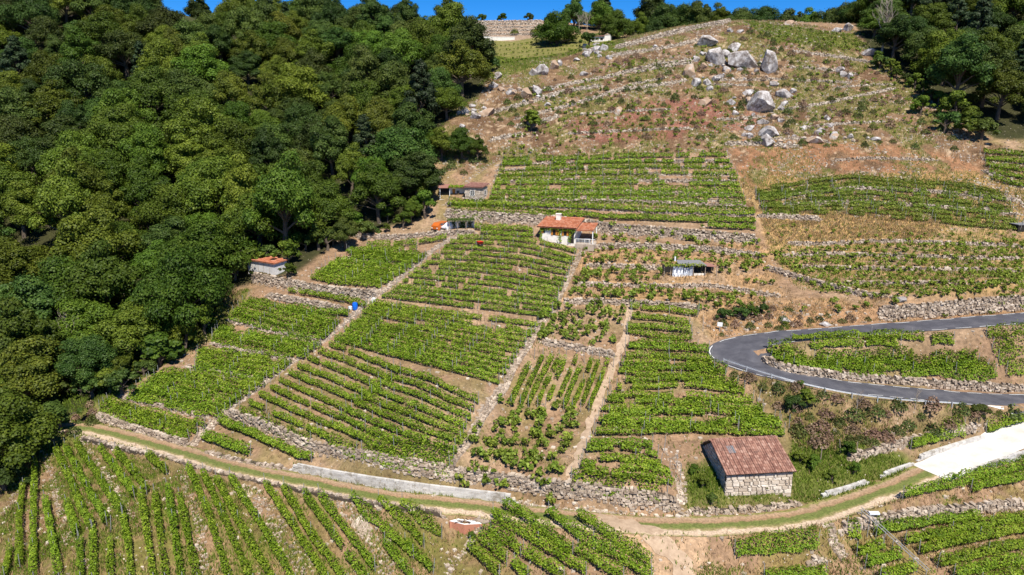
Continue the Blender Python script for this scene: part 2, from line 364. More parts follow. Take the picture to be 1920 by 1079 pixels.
def rock_mat(name, stops, sc=3.0, island=.6, bump=.3, rough=.9, spots=None):
    m, n, l, b = nodes(name)
    g = n.new('ShaderNodeNewGeometry'); nz = n.new('ShaderNodeTexNoise'); nz.inputs['Scale'].default_value = sc; nz.inputs['Detail'].default_value = 6; nz.inputs['Roughness'].default_value = .65
    l.new(g.outputs['Position'], nz.inputs['Vector'])
    mx = n.new('ShaderNodeMix'); mx.data_type = 'FLOAT'; mx.inputs[0].default_value = 1-island
    l.new(g.outputs['Random Per Island'], mx.inputs[2]); l.new(nz.outputs[0], mx.inputs[3])
    r = ramp(n, stops); l.new(mx.outputs[0], r.inputs[0]); out = r.outputs[0]
    if spots:
        n2 = n.new('ShaderNodeTexNoise'); n2.inputs['Scale'].default_value = sc*.45; n2.inputs['Detail'].default_value = 7; n2.inputs['Roughness'].default_value = .75; l.new(g.outputs['Position'], n2.inputs['Vector'])
        mr = n.new('ShaderNodeMapRange'); mr.inputs[1].default_value = .52; mr.inputs[2].default_value = .6; l.new(n2.outputs[0], mr.inputs[0])
        mm = n.new('ShaderNodeMix'); mm.data_type = 'RGBA'; mm.inputs[7].default_value = (*spots, 1); l.new(mr.outputs[0], mm.inputs[0]); l.new(out, mm.inputs[6]); out = mm.outputs[2]
    l.new(out, b.inputs['Base Color']); b.inputs['Roughness'].default_value = rough
    bp = n.new('ShaderNodeBump'); bp.inputs['Strength'].default_value = bump; bp.inputs['Distance'].default_value = .1; l.new(nz.outputs[0], bp.inputs['Height']); l.new(bp.outputs[0], b.inputs['Normal'])
    return m
def plain(name, c, rough=.6, metal=0, var=.12, sc=4):
    m, n, l, b = nodes(name)
    g = n.new('ShaderNodeNewGeometry'); nz = n.new('ShaderNodeTexNoise'); nz.inputs['Scale'].default_value = sc; nz.inputs['Detail'].default_value = 4; l.new(g.outputs['Position'], nz.inputs['Vector'])
    r = ramp(n, [(.3, tuple(x*(1-var) for x in c)), (.7, tuple(min(1, x*(1+var)) for x in c))]); l.new(nz.outputs[0], r.inputs[0]); l.new(r.outputs[0], b.inputs['Base Color'])
    b.inputs['Roughness'].default_value = rough; b.inputs['Metallic'].default_value = metal
    return m
M_vine = leaf_mat('vine_leaf', (.05,.105,.006), (.175,.28,.017), (.38,.48,.055), .32, .10, .8, .35)
M_vine_dim = leaf_mat('vine_leaf_dull', (.06,.105,.012), (.175,.25,.03), (.34,.41,.07), .32, .15, .8, .35)
M_oak = leaf_mat('oak_leaf', (.022,.048,.008), (.054,.098,.017), (.112,.165,.032), .3, .42, .35, .45)
M_chest = leaf_mat('chestnut_leaf', (.030,.062,.006), (.080,.138,.013), (.155,.225,.028), .3, .38, .35, .45)
M_yel = leaf_mat('yellow_green_leaf', (.045,.065,.008), (.11,.14,.015), (.22,.235,.03), .3, .2, .35, .45)
M_pine = leaf_mat('pine_needles', (.012,.026,.01), (.028,.05,.018), (.055,.08,.03), .15, .3, .5, .4)
M_scrub = leaf_mat('scrub_leaf', (.035,.055,.014), (.085,.115,.028), (.16,.17,.055), .25, .3, .5, .4)
M_heath = leaf_mat('dry_heather_twig', (.11,.07,.045), (.21,.14,.09), (.33,.25,.16), .15, .2, .5, .4)
M_grass = leaf_mat('green_grass_blade', (.06,.11,.012), (.15,.225,.025), (.27,.33,.06), .3, .1, .4, .5)
M_straw = leaf_mat('dry_grass_blade', (.24,.165,.07), (.38,.27,.13), (.52,.40,.21), .25, .1, .4, .5)
M_bark = rock_mat('bark', [(0, (.05,.038,.028)), (1, (.16,.125,.095))], 2, .1)
M_palebark = rock_mat('pale_bark', [(0, (.20,.16,.125)), (1, (.42,.36,.30))], 2, .1)
M_stone = rock_mat('terrace_stone', [(0, (.16,.12,.09)), (.35, (.33,.26,.20)), (.7, (.48,.395,.315)), (1, (.68,.60,.51))], 2.5, .65, spots=(.25,.19,.14))
M_block = rock_mat('grey_masonry', [(0, (.34,.32,.30)), (.5, (.50,.48,.455)), (1, (.66,.635,.61))], 2, .5, spots=(.30,.27,.23))
M_barnstone = rock_mat('barn_granite', [(0, (.30,.23,.17)), (.4, (.50,.42,.34)), (.8, (.64,.57,.49)), (1, (.58,.42,.28))], 2.5, .6, spots=(.40,.33,.26))
M_core = rock_mat('wall_core_earth', [(0, (.05,.04,.03)), (1, (.13,.10,.075))], 3, 0)
M_boulder = rock_mat('granite_boulder', [(.3, (.12,.10,.085)), (.45, (.34,.31,.30)), (.65, (.66,.64,.63))], 1.1, .1, .9, spots=(.17,.14,.12))
M_tanboulder = rock_mat('tan_boulder', [(0, (.16,.10,.07)), (.5, (.38,.27,.19)), (1, (.6,.5,.4))], .9, .25, .6, spots=(.46,.43,.40))
M_loose = rock_mat('loose_stone', [(0, (.20,.155,.115)), (.5, (.40,.33,.26)), (1, (.66,.58,.49))], 2.5, .8)
M_post = plain('vineyard_post', (.26,.26,.25), .6)
M_woodpost = plain('wooden_post', (.30,.24,.19), .8)
M_tile = rock_mat('old_roof_tile', [(0, (.08,.045,.035)), (.3, (.21,.10,.075)), (.6, (.32,.17,.125)), (.8, (.43,.27,.21)), (1, (.54,.43,.36))], 3.0, .5, spots=(.20,.11,.085))
M_orange = rock_mat('orange_roof_tile', [(0, (.30,.10,.05)), (.5, (.44,.155,.08)), (1, (.52,.27,.18))], 3, .7)
M_redroof = rock_mat('dull_red_roof', [(0, (.18,.085,.07)), (.6, (.30,.15,.12)), (1, (.38,.25,.2))], 2, .5)
M_whitewall = plain('whitewashed_wall', (.72,.68,.62), .8, 0, .12, 2)
M_greywall = plain('grey_wall', (.58,.56,.55), .85, 0, .2, 1.5)
M_shut = plain('varnished_wood', (.50,.20,.035), .5)
M_dark = plain('dark_opening', (.025,.022,.02), .7)
M_glass = plain('window_glass', (.06,.08,.10), .12)
M_metal = plain('galvanised_metal', (.42,.44,.47), .6, .3)
M_sheet = plain('corrugated_grey_sheet', (.22,.22,.23), .6, .1)
M_tarp = plain('white_tarpaulin', (.70,.73,.78), .55)
M_blue = plain('blue_plastic', (.01,.13,.62), .35)
M_red = plain('red_cloth', (.55,.035,.02), .6)
M_brick = rock_mat('red_brick', [(0, (.36,.13,.08)), (1, (.52,.24,.15))], 2.5, .5)
M_vanpaint = plain('orange_car_paint', (.50,.12,.02), .25, 0, .03)
M_carpaint = plain('white_car_paint', (.75,.76,.78), .25, 0, .03)
M_tyre = plain('rubber', (.025,.025,.025), .8)
M_whitepaint = plain('white_paint', (.78,.78,.76), .6, 0, .1, 3)
M_rust = plain('rusty_steel', (.16,.09,.06), .7)

# ------------------------------------------------------------------ ground sheet with painted zones
def zone(poly): return inpoly(PU, PV, poly)
ex = lambda a, b, n, g: a+(b-a)*(np.linspace(0, 1, n+1)[1:]**g)
fx = np.r_[ex(GX0, -1800, 16, 2.2)[::-1], gx, ex(GX1, 1900, 16, 2.2)]
fy = np.r_[ex(GY0, -600, 10, 2)[::-1], gy, ex(GY1, 3500, 18, 2.5)]
FX, FY = np.meshgrid(fx, fy)
cx = np.clip(FX, GX0, GX1); cy = np.clip(FY, GY0, GY1)
FZ = hz(cx, cy); od = np.hypot(FX-cx, FY-cy); k = np.clip(od/500, 0, 1); k = k*k*(3-2*k)
FZ = FZ*(1-k)+(-70)*k
PU, PV = proj(FX, FY, FZ)
n1 = vn(FX, FY, 7, 4); n2 = vn2(FX, FY, 2.2, 3); n3 = vn(FX+50, FY, 22, 2); n4 = vn2(FX, FY+90, 0.9, 2)
def sstep(a, lo, hi): t = np.clip((a-lo)/(hi-lo), 0, 1); return t*t*(3-2*t)
COL = np.zeros(FX.shape+(3,)); COL[:] = (.30,.215,.15)
def paint(mask, c, w=1.0):
    w = (mask*w)[..., None]; COL[:] = COL*(1-w)+np.array(c)*w
def soft(poly, edge=6):
    m = zone(poly).astype(float)
    for _ in range(2):
        m[1:-1, 1:-1] = (m[1:-1, 1:-1]*2+m[:-2, 1:-1]+m[2:, 1:-1]+m[1:-1, :-2]+m[1:-1, 2:])/6
    return m
paint(sstep(n1, .45, .65), (.37,.29,.21), .7); paint(sstep(n2, .5, .7), (.22,.165,.11), .6)
paint(sstep(n3, .5, .7)*sstep(n2, .35, .6), (.20,.19,.075), .55)
Z_hill = [(820,230),(930,130),(1100,90),(1250,55),(1380,30),(1620,60),(1700,140),(1830,260),(1930,290),(1930,420),(1400,400),(1365,285),(940,300),(880,330),(800,300)]
hm = soft(Z_hill)
paint(hm, (.185,.125,.08), .8); paint(hm*sstep(n1, .42, .58), (.125,.08,.05), .85); paint(hm*sstep(vn2(FX, FY, 5, 3), .46, .56), (.17,.16,.065), .9); paint(hm*sstep(n4, .66, .74), (.46,.39,.30), .6)
paint(soft([(1060,225),(1200,190),(1420,180),(1420,240),(1250,262),(1100,268)])*sstep(n2, .3, .5), (.24,.105,.09), .75)
paint(soft([(1370,270),(1400,260),(1660,270),(1840,300),(1850,345),(1600,320),(1420,355),(1385,350)])*sstep(n2, .35, .5), (.30,.17,.10), .8)
Z_straw = [(1420,395),(1545,400),(1700,395),(1780,425),(1720,460),(1440,462)]
paint(soft([(1415,330),(1930,320),(1930,560),(1500,545),(1440,470)])*sstep(n2, .3, .55), (.36,.26,.12), .75)
paint(soft(Z_straw), (.46,.33,.16), .9)
paint(soft([(1380,330),(1440,380),(1430,400),(1390,370)]), (.45,.34,.17), .8)
Z_sand = [(1090,455),(1440,460),(1470,560),(1720,560),(1700,590),(1320,600),(1040,560)]
paint(soft(Z_sand)*sstep(n2, .25, .5), (.42,.29,.165), .8)
Z_bank = [(1310,600),(1400,570),(1700,575),(1930,560),(1930,590),(1500,620),(1400,625),(1340,640)]
paint(soft(Z_bank), (.37,.235,.14), .7)
Z_green = [(1500,790),(1560,800),(1720,860),(1700,880),(1540,940),(1500,945),(1280,955),(1285,880),(1330,860),(1480,920),(1480,850)]
paint(soft(Z_green), (.11,.15,.03), .95)
Z_scrub = [(1360,685),(1420,705),(1600,750),(1930,765),(1930,790),(1850,800),(1600,850),(1500,840),(1470,790)]
paint(soft(Z_scrub)*sstep(n2, .3, .6), (.17,.15,.065), .8)
Z_left = [(60,870),(60,780),(200,690),(400,560),(470,540),(430,620),(300,690),(180,770),(200,820)]
paint(soft(Z_left), (.12,.14,.035), .9)
Z_bl = [(-50,850),(150,830),(300,870),(520,930),(850,980),(1000,1100),(-50,1100)]
paint(soft(Z_bl)*sstep(n1, .3, .6), (.215,.165,.085), .8); paint(soft(Z_bl)*sstep(n2, .38, .58), (.15,.16,.045), .8)
paint(soft([(-50,860),(150,840),(420,1100),(-50,1100)])*sstep(vn(FX, FY, 3, 2), .35, .55), (.14,.155,.04), .6)
Z_br = [(1290,1100),(1370,1000),(1560,985),(1700,930),(1930,850),(1930,1100)]
paint(soft(Z_br)*sstep(n2, .35, .6), (.24,.21,.08), .8)
Z_verge = [(180,790),(400,850),(560,890),(980,950),(980,970),(500,905),(200,830)]
paint(soft(Z_verge)*sstep(n4, .3, .6), (.17,.17,.05), .7)
Z_field = [(905,75),(1160,60),(1180,100),(1100,95),(1000,125),(935,150),(920,120)]
paint(soft(Z_field), (.17,.19,.055), .9)
paint(soft([(830,25),(1030,30),(1020,68),(960,78),(835,72)]), (.33,.265,.215), .95)
paint(soft([(1395,40),(1600,65),(1640,95),(1560,90),(1440,75)]), (.16,.185,.05), .85)
Z_dirt = [(1040,955),(1200,985),(1380,1000),(1340,1100),(1240,1100),(1150,1010)]
paint(soft(Z_dirt)*sstep(n2, .25, .55), (.50,.38,.27), .85)
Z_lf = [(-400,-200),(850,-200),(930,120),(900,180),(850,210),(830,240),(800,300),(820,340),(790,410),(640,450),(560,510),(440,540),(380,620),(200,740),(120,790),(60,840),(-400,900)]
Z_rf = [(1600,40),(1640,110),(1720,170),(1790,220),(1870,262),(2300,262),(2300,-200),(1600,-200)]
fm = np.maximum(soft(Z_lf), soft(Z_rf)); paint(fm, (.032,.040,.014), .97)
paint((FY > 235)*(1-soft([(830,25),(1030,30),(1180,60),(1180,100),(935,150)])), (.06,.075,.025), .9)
COL *= (0.60+.46*n4)[..., None]; COL *= np.array([1.10, .97, .84])
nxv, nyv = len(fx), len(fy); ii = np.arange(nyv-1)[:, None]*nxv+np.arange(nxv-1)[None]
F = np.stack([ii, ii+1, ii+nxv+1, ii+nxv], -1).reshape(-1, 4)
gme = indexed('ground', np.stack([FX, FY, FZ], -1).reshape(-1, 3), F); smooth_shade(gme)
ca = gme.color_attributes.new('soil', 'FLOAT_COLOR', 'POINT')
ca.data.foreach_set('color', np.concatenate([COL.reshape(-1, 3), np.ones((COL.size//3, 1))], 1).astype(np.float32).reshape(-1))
m, n, l, b = nodes('hillside_soil')
at = n.new('ShaderNodeAttribute'); at.attribute_name = 'soil'; g = n.new('ShaderNodeNewGeometry')
nz = n.new('ShaderNodeTexNoise'); nz.inputs['Scale'].default_value = 2.2; nz.inputs['Detail'].default_value = 8; nz.inputs['Roughness'].default_value = .72; l.new(g.outputs['Position'], nz.inputs['Vector'])
mr = n.new('ShaderNodeMapRange'); mr.inputs[1].default_value = .3; mr.inputs[2].default_value = .7; mr.inputs[3].default_value = .5; mr.inputs[4].default_value = 1.45; l.new(nz.outputs[0], mr.inputs[0])
vm = n.new('ShaderNodeVectorMath'); vm.operation = 'SCALE'; l.new(at.outputs['Color'], vm.inputs[0]); l.new(mr.outputs[0], vm.inputs['Scale'])
vo = n.new('ShaderNodeTexVoronoi'); vo.inputs['Scale'].default_value = 2.6; l.new(g.outputs['Position'], vo.inputs['Vector'])
m1 = n.new('ShaderNodeMapRange'); m1.inputs[1].default_value = .16; m1.inputs[2].default_value = .22; m1.inputs[3].default_value = 1; m1.inputs[4].default_value = 0; l.new(vo.outputs['Distance'], m1.inputs[0])
sx = n.new('ShaderNodeSeparateColor'); l.new(vo.outputs['Color'], sx.inputs[0])
m2 = n.new('ShaderNodeMapRange'); m2.inputs[1].default_value = .82; m2.inputs[2].default_value = .86; l.new(sx.outputs[0], m2.inputs[0])
mm = n.new('ShaderNodeMath'); mm.operation = 'MULTIPLY'; l.new(m1.outputs[0], mm.inputs[0]); l.new(m2.outputs[0], mm.inputs[1])
mx = n.new('ShaderNodeMix'); mx.data_type = 'RGBA'; mx.inputs[7].default_value = (.40,.34,.28,1); l.new(mm.outputs[0], mx.inputs[0]); l.new(vm.outputs[0], mx.inputs[6])
l.new(mx.outputs[2], b.inputs['Base Color']); b.inputs['Roughness'].default_value = .95
bp = n.new('ShaderNodeBump'); bp.inputs['Strength'].default_value = .7; bp.inputs['Distance'].default_value = .25; l.new(nz.outputs[0], bp.inputs['Height']); l.new(bp.outputs[0], b.inputs['Normal'])
tag(link('ground', gme, m), 'sunlit terraced hillside of bare soil, dry grass and weeds', None, None, 'structure')

# ------------------------------------------------------------------ strips: road, track, paths
def strip(P, half, lift, nx=6, wob=0.0, seed=1):
    P = np.asarray(P); T = np.gradient(P, axis=0); T[:, 2] = 0; T /= np.linalg.norm(T, axis=1)[:, None]+1e-9
    N = np.stack([-T[:, 1], T[:, 0]], 1); us = np.linspace(-1, 1, nx+1); V = []
    nr = np.random.default_rng(seed)
    wl_ = 1+wob*(smooth(nr.random((len(P), 1)), 1)-.5)*2; wr_ = 1+wob*(smooth(nr.random((len(P), 1)), 1)-.5)*2
    hh = half if hasattr(half, '__len__') else np.full(len(P), half)
    for k, u in enumerate(us):
        w = (wl_ if u < 0 else wr_)[:, 0]
        V.append(np.stack([P[:, 0]+N[:, 0]*u*hh*w, P[:, 1]+N[:, 1]*u*hh*w], 1))
    V = np.stack(V, 1); Z = hz(V[..., 0], V[..., 1])+lift
    V = np.concatenate([V, Z[..., None]], 2); n_, k_ = V.shape[:2]
    ii = np.arange(n_-1)[:, None]*k_+np.arange(k_-1)[None]; F = np.stack([ii, ii+k_, ii+k_+1, ii+1], -1).reshape(-1, 4)
    me = indexed('strip', V.reshape(-1, 3), F[:, ::-1]); smooth_shade(me)
    a = me.attributes.new('across', 'FLOAT', 'POINT'); a.data.foreach_set('value', np.tile(us, n_).astype(np.float32))
    return me
roadd = resample(road, .5); wid = np.full(len(roadd), 2.3)
cen = hit1(1378, 662); dcen = np.hypot(roadd[:, 0]-cen[0], roadd[:, 1]-cen[1]); wid += .45*np.exp(-(dcen/9)**2)
m, n, l, b = nodes('asphalt'); g = n.new('ShaderNodeNewGeometry'); nz = n.new('ShaderNodeTexNoise'); nz.inputs['Scale'].default_value = .5; nz.inputs['Detail'].default_value = 9; nz.inputs['Roughness'].default_value = .6; l.new(g.outputs['Position'], nz.inputs['Vector'])
r = ramp(n, [(.3, (.06,.06,.072)), (.5, (.085,.085,.10)), (.7, (.125,.122,.135))]); l.new(nz.outputs[0], r.inputs[0]); l.new(r.outputs[0], b.inputs['Base Color']); b.inputs['Roughness'].default_value = .8
M_asph = m
ro = link('road', strip(roadd, wid, .05), M_asph); tag(ro, 'narrow grey asphalt road bending through a hairpin', None, None, 'structure')
mk = []
T = np.gradient(roadd, axis=0); T /= np.linalg.norm(T[:, :2], axis=1)[:, None]; N = np.stack([-T[:, 1], T[:, 0]], 1)
for side in (-1, 1):
    for i in range(0, len(roadd)-6, 6):
        for j in range(i, i+4):
            q = []; e0 = roadd[j, :2]+N[j, :2]*wid[j]*side; e1 = roadd[j+1, :2]+N[j+1, :2]*wid[j+1]*side
            if np.linalg.norm(e1-e0) < .24 or math.hypot(*(e0-hit1(1415, 661)[:2])) < 3.2: continue
            for (kk, o) in ((j, 0), (j+1, 0), (j+1, .10), (j, .10)):
                w = (wid[kk]-.32+o)*side; x, y = roadd[kk, 0]+N[kk, 0]*w, roadd[kk, 1]+N[kk, 1]*w; q.append((x, y, float(hz(x, y))+.075))
            mk.append(q if side > 0 else q[::-1])
tag(link('road_markings', quads('road_markings', mk), M_whitepaint), 'white dashed edge lines on the asphalt', None, None, 'structure')
pc_ = hit1(1410, 658); rp = [(pc_[0]+q_*math.cos(a_), pc_[1]+q_*math.sin(a_)) for q_ in (1.5, 3.1) for a_ in np.linspace(0, 2*math.pi, 25)[:-1]]
rv = [(pc_[0], pc_[1], float(hz(pc_[0], pc_[1]))+.16)]+[(x, y, float(hz(x, y))+.06) for x, y in rp]
rm = bpy.data.meshes.new('road_patch'); rm.from_pydata(rv, [], [(0, 1+i, 1+(i+1) % 24) for i in range(24)]+[(1+i, 25+i, 25+(i+1) % 24, 1+(i+1) % 24) for i in range(24)]); rm.update()
tag(link('road_patch', rm, M_asph), 'asphalt filling the inside of the bend', None, None, 'structure')
# dirt track with ruts
m, n, l, b = nodes('rutted_track'); g = n.new('ShaderNodeNewGeometry'); at = n.new('ShaderNodeAttribute'); at.attribute_name = 'across'
nz = n.new('ShaderNodeTexNoise'); nz.inputs['Scale'].default_value = .9; nz.inputs['Detail'].default_value = 7; nz.inputs['Roughness'].default_value = .7; l.new(g.outputs['Position'], nz.inputs['Vector'])
ma = n.new('ShaderNodeMath'); ma.operation = 'MULTIPLY_ADD'; ma.inputs[1].default_value = .8; ma.inputs[2].default_value = -.4; l.new(nz.outputs[0], ma.inputs[0])
ad = n.new('ShaderNodeMath'); ad.operation = 'ADD'; l.new(at.outputs['Fac'], ad.inputs[0]); l.new(ma.outputs[0], ad.inputs[1])
mr = n.new('ShaderNodeMapRange'); mr.inputs[1].default_value = -1; mr.inputs[2].default_value = 1; l.new(ad.outputs[0], mr.inputs[0])
r = ramp(n, [(0, (.22,.20,.07)), (.10, (.50,.38,.27)), (.25, (.52,.40,.29)), (.31, (.27,.22,.10)), (.42, (.13,.155,.04)), (.60, (.14,.155,.045)), (.67, (.30,.19,.11)), (.86, (.36,.25,.16)), (.95, (.20,.19,.06))]); l.new(mr.outputs[0], r.inputs[0])
n2_ = n.new('ShaderNodeTexNoise'); n2_.inputs['Scale'].default_value = 5; n2_.inputs['Detail'].default_value = 5; l.new(g.outputs['Position'], n2_.inputs['Vector'])
m4 = n.new('ShaderNodeMapRange'); m4.inputs[1].default_value = .3; m4.inputs[2].default_value = .7; m4.inputs[3].default_value = .65; m4.inputs[4].default_value = 1.3; l.new(n2_.outputs[0], m4.inputs[0])
vm = n.new('ShaderNodeVectorMath'); vm.operation = 'SCALE'; l.new(r.outputs[0], vm.inputs[0]); l.new(m4.outputs[0], vm.inputs['Scale']); l.new(vm.outputs[0], b.inputs['Base Color']); b.inputs['Roughness'].default_value = .95
tr = strip(resample(track, .5), 1.75, .05, 12, .12)
# track runs left to right: across=-1 is the near side
tag(link('dirt_track', tr, m), 'dirt track with pale wheel ruts and a grassy middle', None, None, 'structure')
M_path = rock_mat('trodden_earth', [(.25, (.28,.195,.13)), (.75, (.50,.375,.265))], 1.6, 0, .3)
M_conc = rock_mat('white_concrete', [(.25, (.46,.43,.38)), (.5, (.62,.59,.54)), (.75, (.70,.68,.63))], .5, 0, .1)
tag(link('concrete_road', strip(resample(white, .5), 2.15, .07, 4), M_conc), 'bright white concrete road at the right edge', None, None, 'structure')
def path(name, label, px, half, mat, wob=.45, step=.5, seed=1, lift=.05):
    q = sp_line(px, 10); P = smooth(resample(hit(q[:, 0], q[:, 1]), step), 2)
    return tag(link(name, strip(P, half, lift, 4, wob, seed), mat), label, None, None, 'structure')
path('footpath', 'steep beaten earth footpath between vineyard plots', [(1184,568),(1176,610),(1170,640),(1160,665),(1148,690),(1132,730),(1118,765),(1105,800),(1092,835),(1080,870),(1066,905)], .48, M_path, .7)
path('dirt_branch', 'pale trampled dirt leading off the junction', [(1120,974),(1180,985),(1230,1005),(1265,1040),(1290,1095)], 1.05, M_path, .9, lift=.06)

# ------------------------------------------------------------------ stone walls
def stones_along(P, up, h, kind, seed, th=.55):
    th = .3 if kind == 'b' else th
    r = np.random.default_rng(seed); V = []
    P = resample(P, .25); T = np.gradient(P, axis=0); T /= np.linalg.norm(T[:, :2], axis=1)[:, None]+1e-9
    d = np.r_[0, np.cumsum(np.linalg.norm(np.diff(P[:, :2], axis=0), axis=1))]; L = d[-1]
    ch = .24 if kind == 'b' else .25; nc = max(2, int(round((h+.25)/ch))); ch = (h+.25)/nc
    for c in range(nc):
        s = -r.random()*.3
        while s < L:
            w = (.55 if kind == 'b' else r.uniform(.18, .5)); m_ = s+w/2
            if kind == 's' and c == nc-1 and r.random() < .35: s += w; continue
            x, y, z = (np.interp(m_, d, P[:, k]) for k in range(3)); tx, ty = np.interp(m_, d, T[:, 0]), np.interp(m_, d, T[:, 1])
            nx_, ny_ = -ty*up, tx*up                       # towards uphill
            fade = min(1, (m_+.3)/1.2, (L-m_+.3)/1.2); j = .006 if kind == 'b' else .07
            off = -.12+ (0 if kind == 'b' else .10)*c*ch + r.normal()*j
            zc = z-h/2-.15+(c+.5)*ch*max(.35, fade)+r.normal()*j*.4
            hw, hd, hh = w/2*.985, (th/2)*(1 if kind == 'b' else r.uniform(.7, 1.1)), ch/2*(.99 if kind == 'b' else r.uniform(.8, 1.08))
            q = []
            for sz in (-1, 1):
                for sx_, sy_ in ((-1,-1),(1,-1),(1,1),(-1,1)):
                    jx, jy, jz = r.uniform(-j, j, 3)
                    a = sx_*hw*(1 if kind == 'b' else r.uniform(.75, 1.05))+jx; b_ = sy_*hd+jy
                    q.append((x+tx*a+nx_*(b_+off), y+ty*a+ny_*(b_+off), zc+sz*hh+jz+(float(np.interp(m_+a, d, P[:, 2]))-z)))
            V.append(q); s += w
    return V
def boxes_mesh(name, V):
    V = np.asarray(V).reshape(-1, 3); n_ = len(V)//8; F = (np.arange(n_)[:, None, None]*8+np.array(BOXF)[None]).reshape(-1, 4)
    return indexed(name, V, F)
def core_mesh(P, up, h, th=.42):
    P = resample(P, .5); T = np.gradient(P, axis=0); T /= np.linalg.norm(T[:, :2], axis=1)[:, None]+1e-9
    U = np.stack([-T[:, 1], T[:, 0]], 1)*up; n_ = len(P); V = []
    s = np.linspace(0, 1, n_)*n_*.5; fade = np.clip(np.minimum(s, s[::-1])/1.2+.1, .1, 1)
    for o, zf in ((-th/2+.02, 0), (-th/2+.12, 1), (th/2+.1, 1), (th/2, 0)):
        z = np.where(zf, P[:, 2]-h/2-.3+(h+.22)*fade, P[:, 2]-h/2-.4)
        V.append(np.stack([P[:, 0]+U[:, 0]*o, P[:, 1]+U[:, 1]*o, z], 1))
    V = np.stack(V, 1).reshape(-1, 3); F = []
    for i in range(n_-1):
        for j in range(3): F.append((i*4+j, i*4+j+1, i*4+4+j+1, i*4+4+j))
    return indexed('wall_core', V, F)
for i, ((lab, px, h, kind, L), (P, up, hh)) in enumerate(zip(WALLS, wall_lines)):
    root = empty('stone_wall' if kind == 's' else 'masonry_wall', P[len(P)//2]-np.array([0, 0, h/2])); tag(root, lab, 'wall', 'stone walls of the terraces')
    me = boxes_mesh('stones', stones_along(P, up, h, kind, 100+i)); me.transform(__import__('mathutils').Matrix.Translation(-root.location))
    hill_ = sum(p_[1] for p_ in px)/len(px) < 275; link('stones' if kind == 's' else 'blocks', me, (M_loose if hill_ else M_stone) if kind == 's' else M_block, root)
    cm = core_mesh(P, up, h); cm.transform(__import__('mathutils').Matrix.Translation(-root.location)); link('core', cm, M_core if kind == 's' else M_block, root)
# stone steps / drains that climb the slope
def steps(label, px, half, seed, name='stone_steps', mat=None, sz=.3):
    rub = name == 'rubble_wall'
    q = sp_line(px, 8); P = smooth(resample(hit(q[:, 0], q[:, 1]), .3), 3); r = np.random.default_rng(seed); V = []
    T = np.gradient(P, axis=0); T /= np.linalg.norm(T[:, :2], axis=1)[:, None]+1e-9
    for i in range(len(P)):
        o = -half; hw_ = half*.8; nx_, ny_ = -T[i, 1], T[i, 0]; q8 = []
        for s_ in (-.3, -.03):
            for a, b_ in ((-.2, -hw_), (.2, -hw_), (.2, hw_), (-.2, hw_)):
                X_, Y_ = P[i, 0]+T[i, 0]*a+nx_*b_, P[i, 1]+T[i, 1]*a+ny_*b_; q8.append((X_, Y_, float(hz(X_, Y_))+s_+(.0 if rub else .05)))
        V.append(q8)
        while o < half:
            w = r.uniform(.12, .4) if rub else r.uniform(.2, .5)
            if r.random() > (.5 if rub else .15):
                c = P[i]+T[i]*r.uniform(-.05, .05); nx_, ny_ = -T[i, 1], T[i, 0]; m_ = o+w/2; z = float(hz(c[0]+nx_*m_, c[1]+ny_*m_))
                q8 = []
                hz_ = r.uniform(.02, .16) if rub else (r.uniform(.06, .16) if abs(m_) < half*.6 else r.uniform(.12, .28))
                for s_ in (-1, 1):
                    for sx_, sy_ in ((-1,-1),(1,-1),(1,1),(-1,1)):
                        a = sx_*(.09 if rub else .14)+r.uniform(-.04, .04); b_ = m_+sy_*w/2*.9+r.uniform(-.04, .04)
                        q8.append((c[0]+T[i, 0]*a+nx_*b_, c[1]+T[i, 1]*a+ny_*b_, z+(hz_ if s_ > 0 else -.15)+r.uniform(-.03, .03)))
                V.append(q8)
            o += w
    return tag(link(name, boxes_mesh(name, V), mat or M_stone), label, 'steps', 'rough stone steps and drains')
DIAG = [(362,836),(385,808),(409,786),(440,762),(470,740),(500,717),(540,686),(584,655),(609,640),(638,614),(655,600),(671,588),(690,566),(717,549),(740,532),(765,512),(790,490),(815,468),(845,450),(870,438)]
steps('long diagonal stone stair and drain climbing from the track past the blue barrel', DIAG, .5, 1)
steps('rough stone steps climbing left of the steep rows towards the orange roofed house', [(842,868),(870,840),(893,812),(900,788),(925,755),(952,722),(960,695),(975,672),(995,645),(1005,622),(1022,600),(1040,585),(1048,560),(1066,525),(1078,500),(1090,475),(1105,462)], .42, 2)
steps('rough stone steps between the two lower right plots', [(1549,985),(1556,1005),(1566,1025),(1580,1045)], .5, 3)
steps('tumbled line of stones between plot and tiled barn', [(1256,848),(1264,870),(1270,895),(1274,920),(1278,942)], .6, 4, 'rubble_wall')
steps('thin line of stones bounding the right side of the upper vineyard', [(1361,280),(1366,300),(1372,325),(1380,352)], .35, 5, 'rubble_wall')
steps('line of stones bounding the left side of the upper vineyard', [(868,350),(885,335),(900,322),(925,303),(940,297)], .35, 6, 'rubble_wall')
steps('line of stones between terraces left of the brick water tank', [(838,1075),(860,1045),(885,1012),(900,985),(912,965)], .45, 7, 'rubble_wall')
steps('leftmost thin line of stones among the lower left rows', [(44,878),(40,905),(20,938),(5,965)], .3, 8, 'rubble_wall')
steps('second thin line of stones among the lower left rows', [(84,855),(95,890),(105,935),(117,985),(130,1030)], .3, 9, 'rubble_wall')
steps('third thin line of stones among the lower left rows', [(150,828),(180,870),(215,915),(235,950),(245,975)], .3, 10, 'rubble_wall')
steps('fourth thin line of stones among the lower left rows', [(345,880),(342,905),(365,960),(375,1010),(380,1075)], .3, 11, 'rubble_wall')
steps('stony bank between the lower left rows, right of the narrow group', [(450,915),(500,960),(530,1010),(565,1050),(580,1075)], .9, 12, 'rubble_wall')
